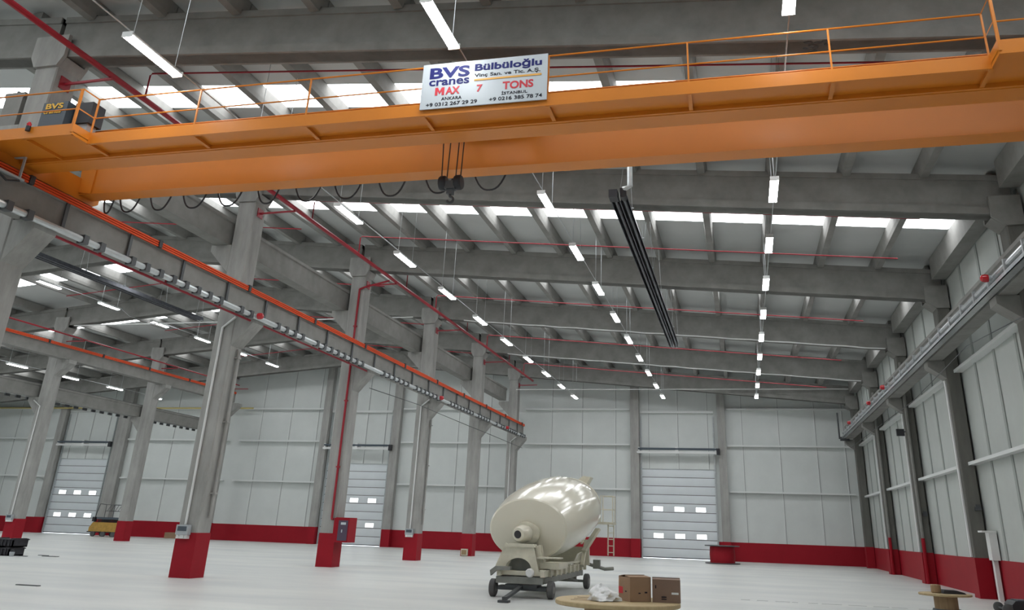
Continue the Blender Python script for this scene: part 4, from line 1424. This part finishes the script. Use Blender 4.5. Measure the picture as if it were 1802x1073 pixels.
# scissor lift
SXc, SYc = -44.85, 54.3
t = thing('scissor_lift', 'yellow scissor lift with dark platform and folded railing in front of the far left door', 'scissor lift', (SXc, SYc, 0))
m = MB()
m.prism([(SXc - 1.2, 0.34), (SXc + 1.15, 0.34), (SXc + 1.15, 0.95), (SXc - 0.95, 0.95), (SXc - 1.2, 0.6)], 'y', SYc - 0.55, SYc + 0.55)
ob('chassis', m, 'yellow', t)
m = MB(); m.box(SXc - 1.35, SXc + 1.2, SYc - 0.5, SYc + 0.5, 0.27, 0.34)
ob('skirt', m, 'black', t)
for dx in (-0.85, 0.0, 0.85):
    for dy in (-0.45, 0.45):
        m = MB(); m.wheel((SXc + dx, SYc + dy, 0.19), (0, 1, 0), 0.19, 0.14)
        ob('wheel', m, 'rubber', t)
m = MB()
for i in range(4):
    z = 0.97 + 0.05 * i
    m.bar((SXc - 0.85, SYc - 0.2, z), (SXc + 0.95, SYc - 0.2, z + 0.03), 0.06, 0.04)
    m.bar((SXc - 0.85, SYc + 0.2, z + 0.03), (SXc + 0.95, SYc + 0.2, z), 0.06, 0.04)
ob('scissor_arms', m, 'black', t)
m = MB(); m.box(SXc - 0.8, SXc + 1.15, SYc - 0.45, SYc + 0.45, 1.16, 1.30)
ob('platform', m, 'bluegrey', t)
m = MB()
for x in (SXc - 0.2, SXc + 0.5, SXc + 1.1):
    for y in (SYc - 0.43, SYc + 0.43):
        m.tube([(x, y, 1.3), (x, y, 2.15)], 0.022, 6)
for z in (1.72, 2.15):
    m.tube([(SXc - 0.2, SYc - 0.43, z), (SXc + 1.1, SYc - 0.43, z), (SXc + 1.1, SYc + 0.43, z), (SXc - 0.2, SYc + 0.43, z)], 0.022, 6, closed=True)
for x in (SXc - 0.05, SXc + 0.25, SXc + 0.6, SXc + 0.85):
    m.tube([(x, SYc - 0.43, 1.72), (x + 0.25, SYc - 0.43, 2.15)], 0.016, 6)
ob('railing', m, 'steel_dark', t)
m = MB()
m.tube([(SXc - 1.1, SYc - 0.3, 0.9), (SXc - 1.0, SYc - 0.3, 1.6), (SXc - 0.85, SYc - 0.3, 2.2)], 0.022, 6)
m.tube([(SXc - 0.85, SYc - 0.3, 2.2), (SXc - 0.2, SYc - 0.43, 2.15)], 0.022, 6)
m.box(SXc - 1.2, SXc - 1.0, SYc - 0.4, SYc - 0.15, 1.0, 1.3)
ob('control_mast', m, 'black', t)

# small boxes on the floor
t = thing('cardboard_box', 'small brown cardboard box by the far wall left of the near column', 'cardboard box', (-41.4, 56.6, 0))
m = MB(); m.box(-41.9, -40.9, 56.7, 57.3, 0, 0.4)
ob('box_body', m, 'cardboard', t)
m = MB(); m.box(-41.9, -40.9, 56.98, 57.02, 0.4, 0.404)
ob('tape', m, 'cardboard_dark', t)
t = thing('junction_box', 'small pale box at the red foot of the fourth column', 'junction box', (-15.4, Yk(3), 0))
m = MB(); m.box(-15.50, -15.14, Yk(3) - 0.2, Yk(3) - 0.02, 0.03, 0.37)
ob('box_body', m, 'cream_matt', t)
m = MB(); m.box(-15.46, -15.18, Yk(3) - 0.21, Yk(3) - 0.2, 0.08, 0.32); m.box(-15.45, -15.2, Yk(3) - 0.1, Yk(3) - 0.04, 0.0, 0.03)
ob('box_lid', m, 'hubwood', t)
# slot plates in the floor at the left
for i, (xa, ya, xb, yb, lab) in enumerate(((-16.35, 17.2, -15.75, 17.3, 'thin dark strip lying on the floor left of the near column'),
                                         (-26.4, 27.6, -26.1, 27.7, 'short dark strip on the floor next to the black crates'),
                                         (-26.5, 28.6, -26.1, 28.72, 'middle dark strip on the floor right of the black crates'),
                                         (-25.95, 28.2, -25.3, 28.35, 'long dark strip on the floor right of the black crates'))):
    m = MB(); m.box(xa, xb, ya, yb, 0.0, 0.018)
    ob('metal_strip', m, 'steel_dark', None, lab, 'metal strip', 'metal strips on the floor', origin=(xa, ya, 0))
# saw-cut joint across the foreground floor
rng = random.Random(3)
m = MB()
x = -0.2
while x < 5.8:
    l = rng.uniform(0.15, 0.5)
    y = 24.4 - 0.15 * (x / 6)
    m.box(x, x + l, y, y + 0.05, 0.0, 0.004)
    x += l + rng.uniform(0.03, 0.3)
ob('floor_joint', m, 'panel_seam', None, 'broken dark saw-cut joint across the floor left of the small reel', 'floor joint', origin=(-0.2, 24.4, 0), kind='structure')
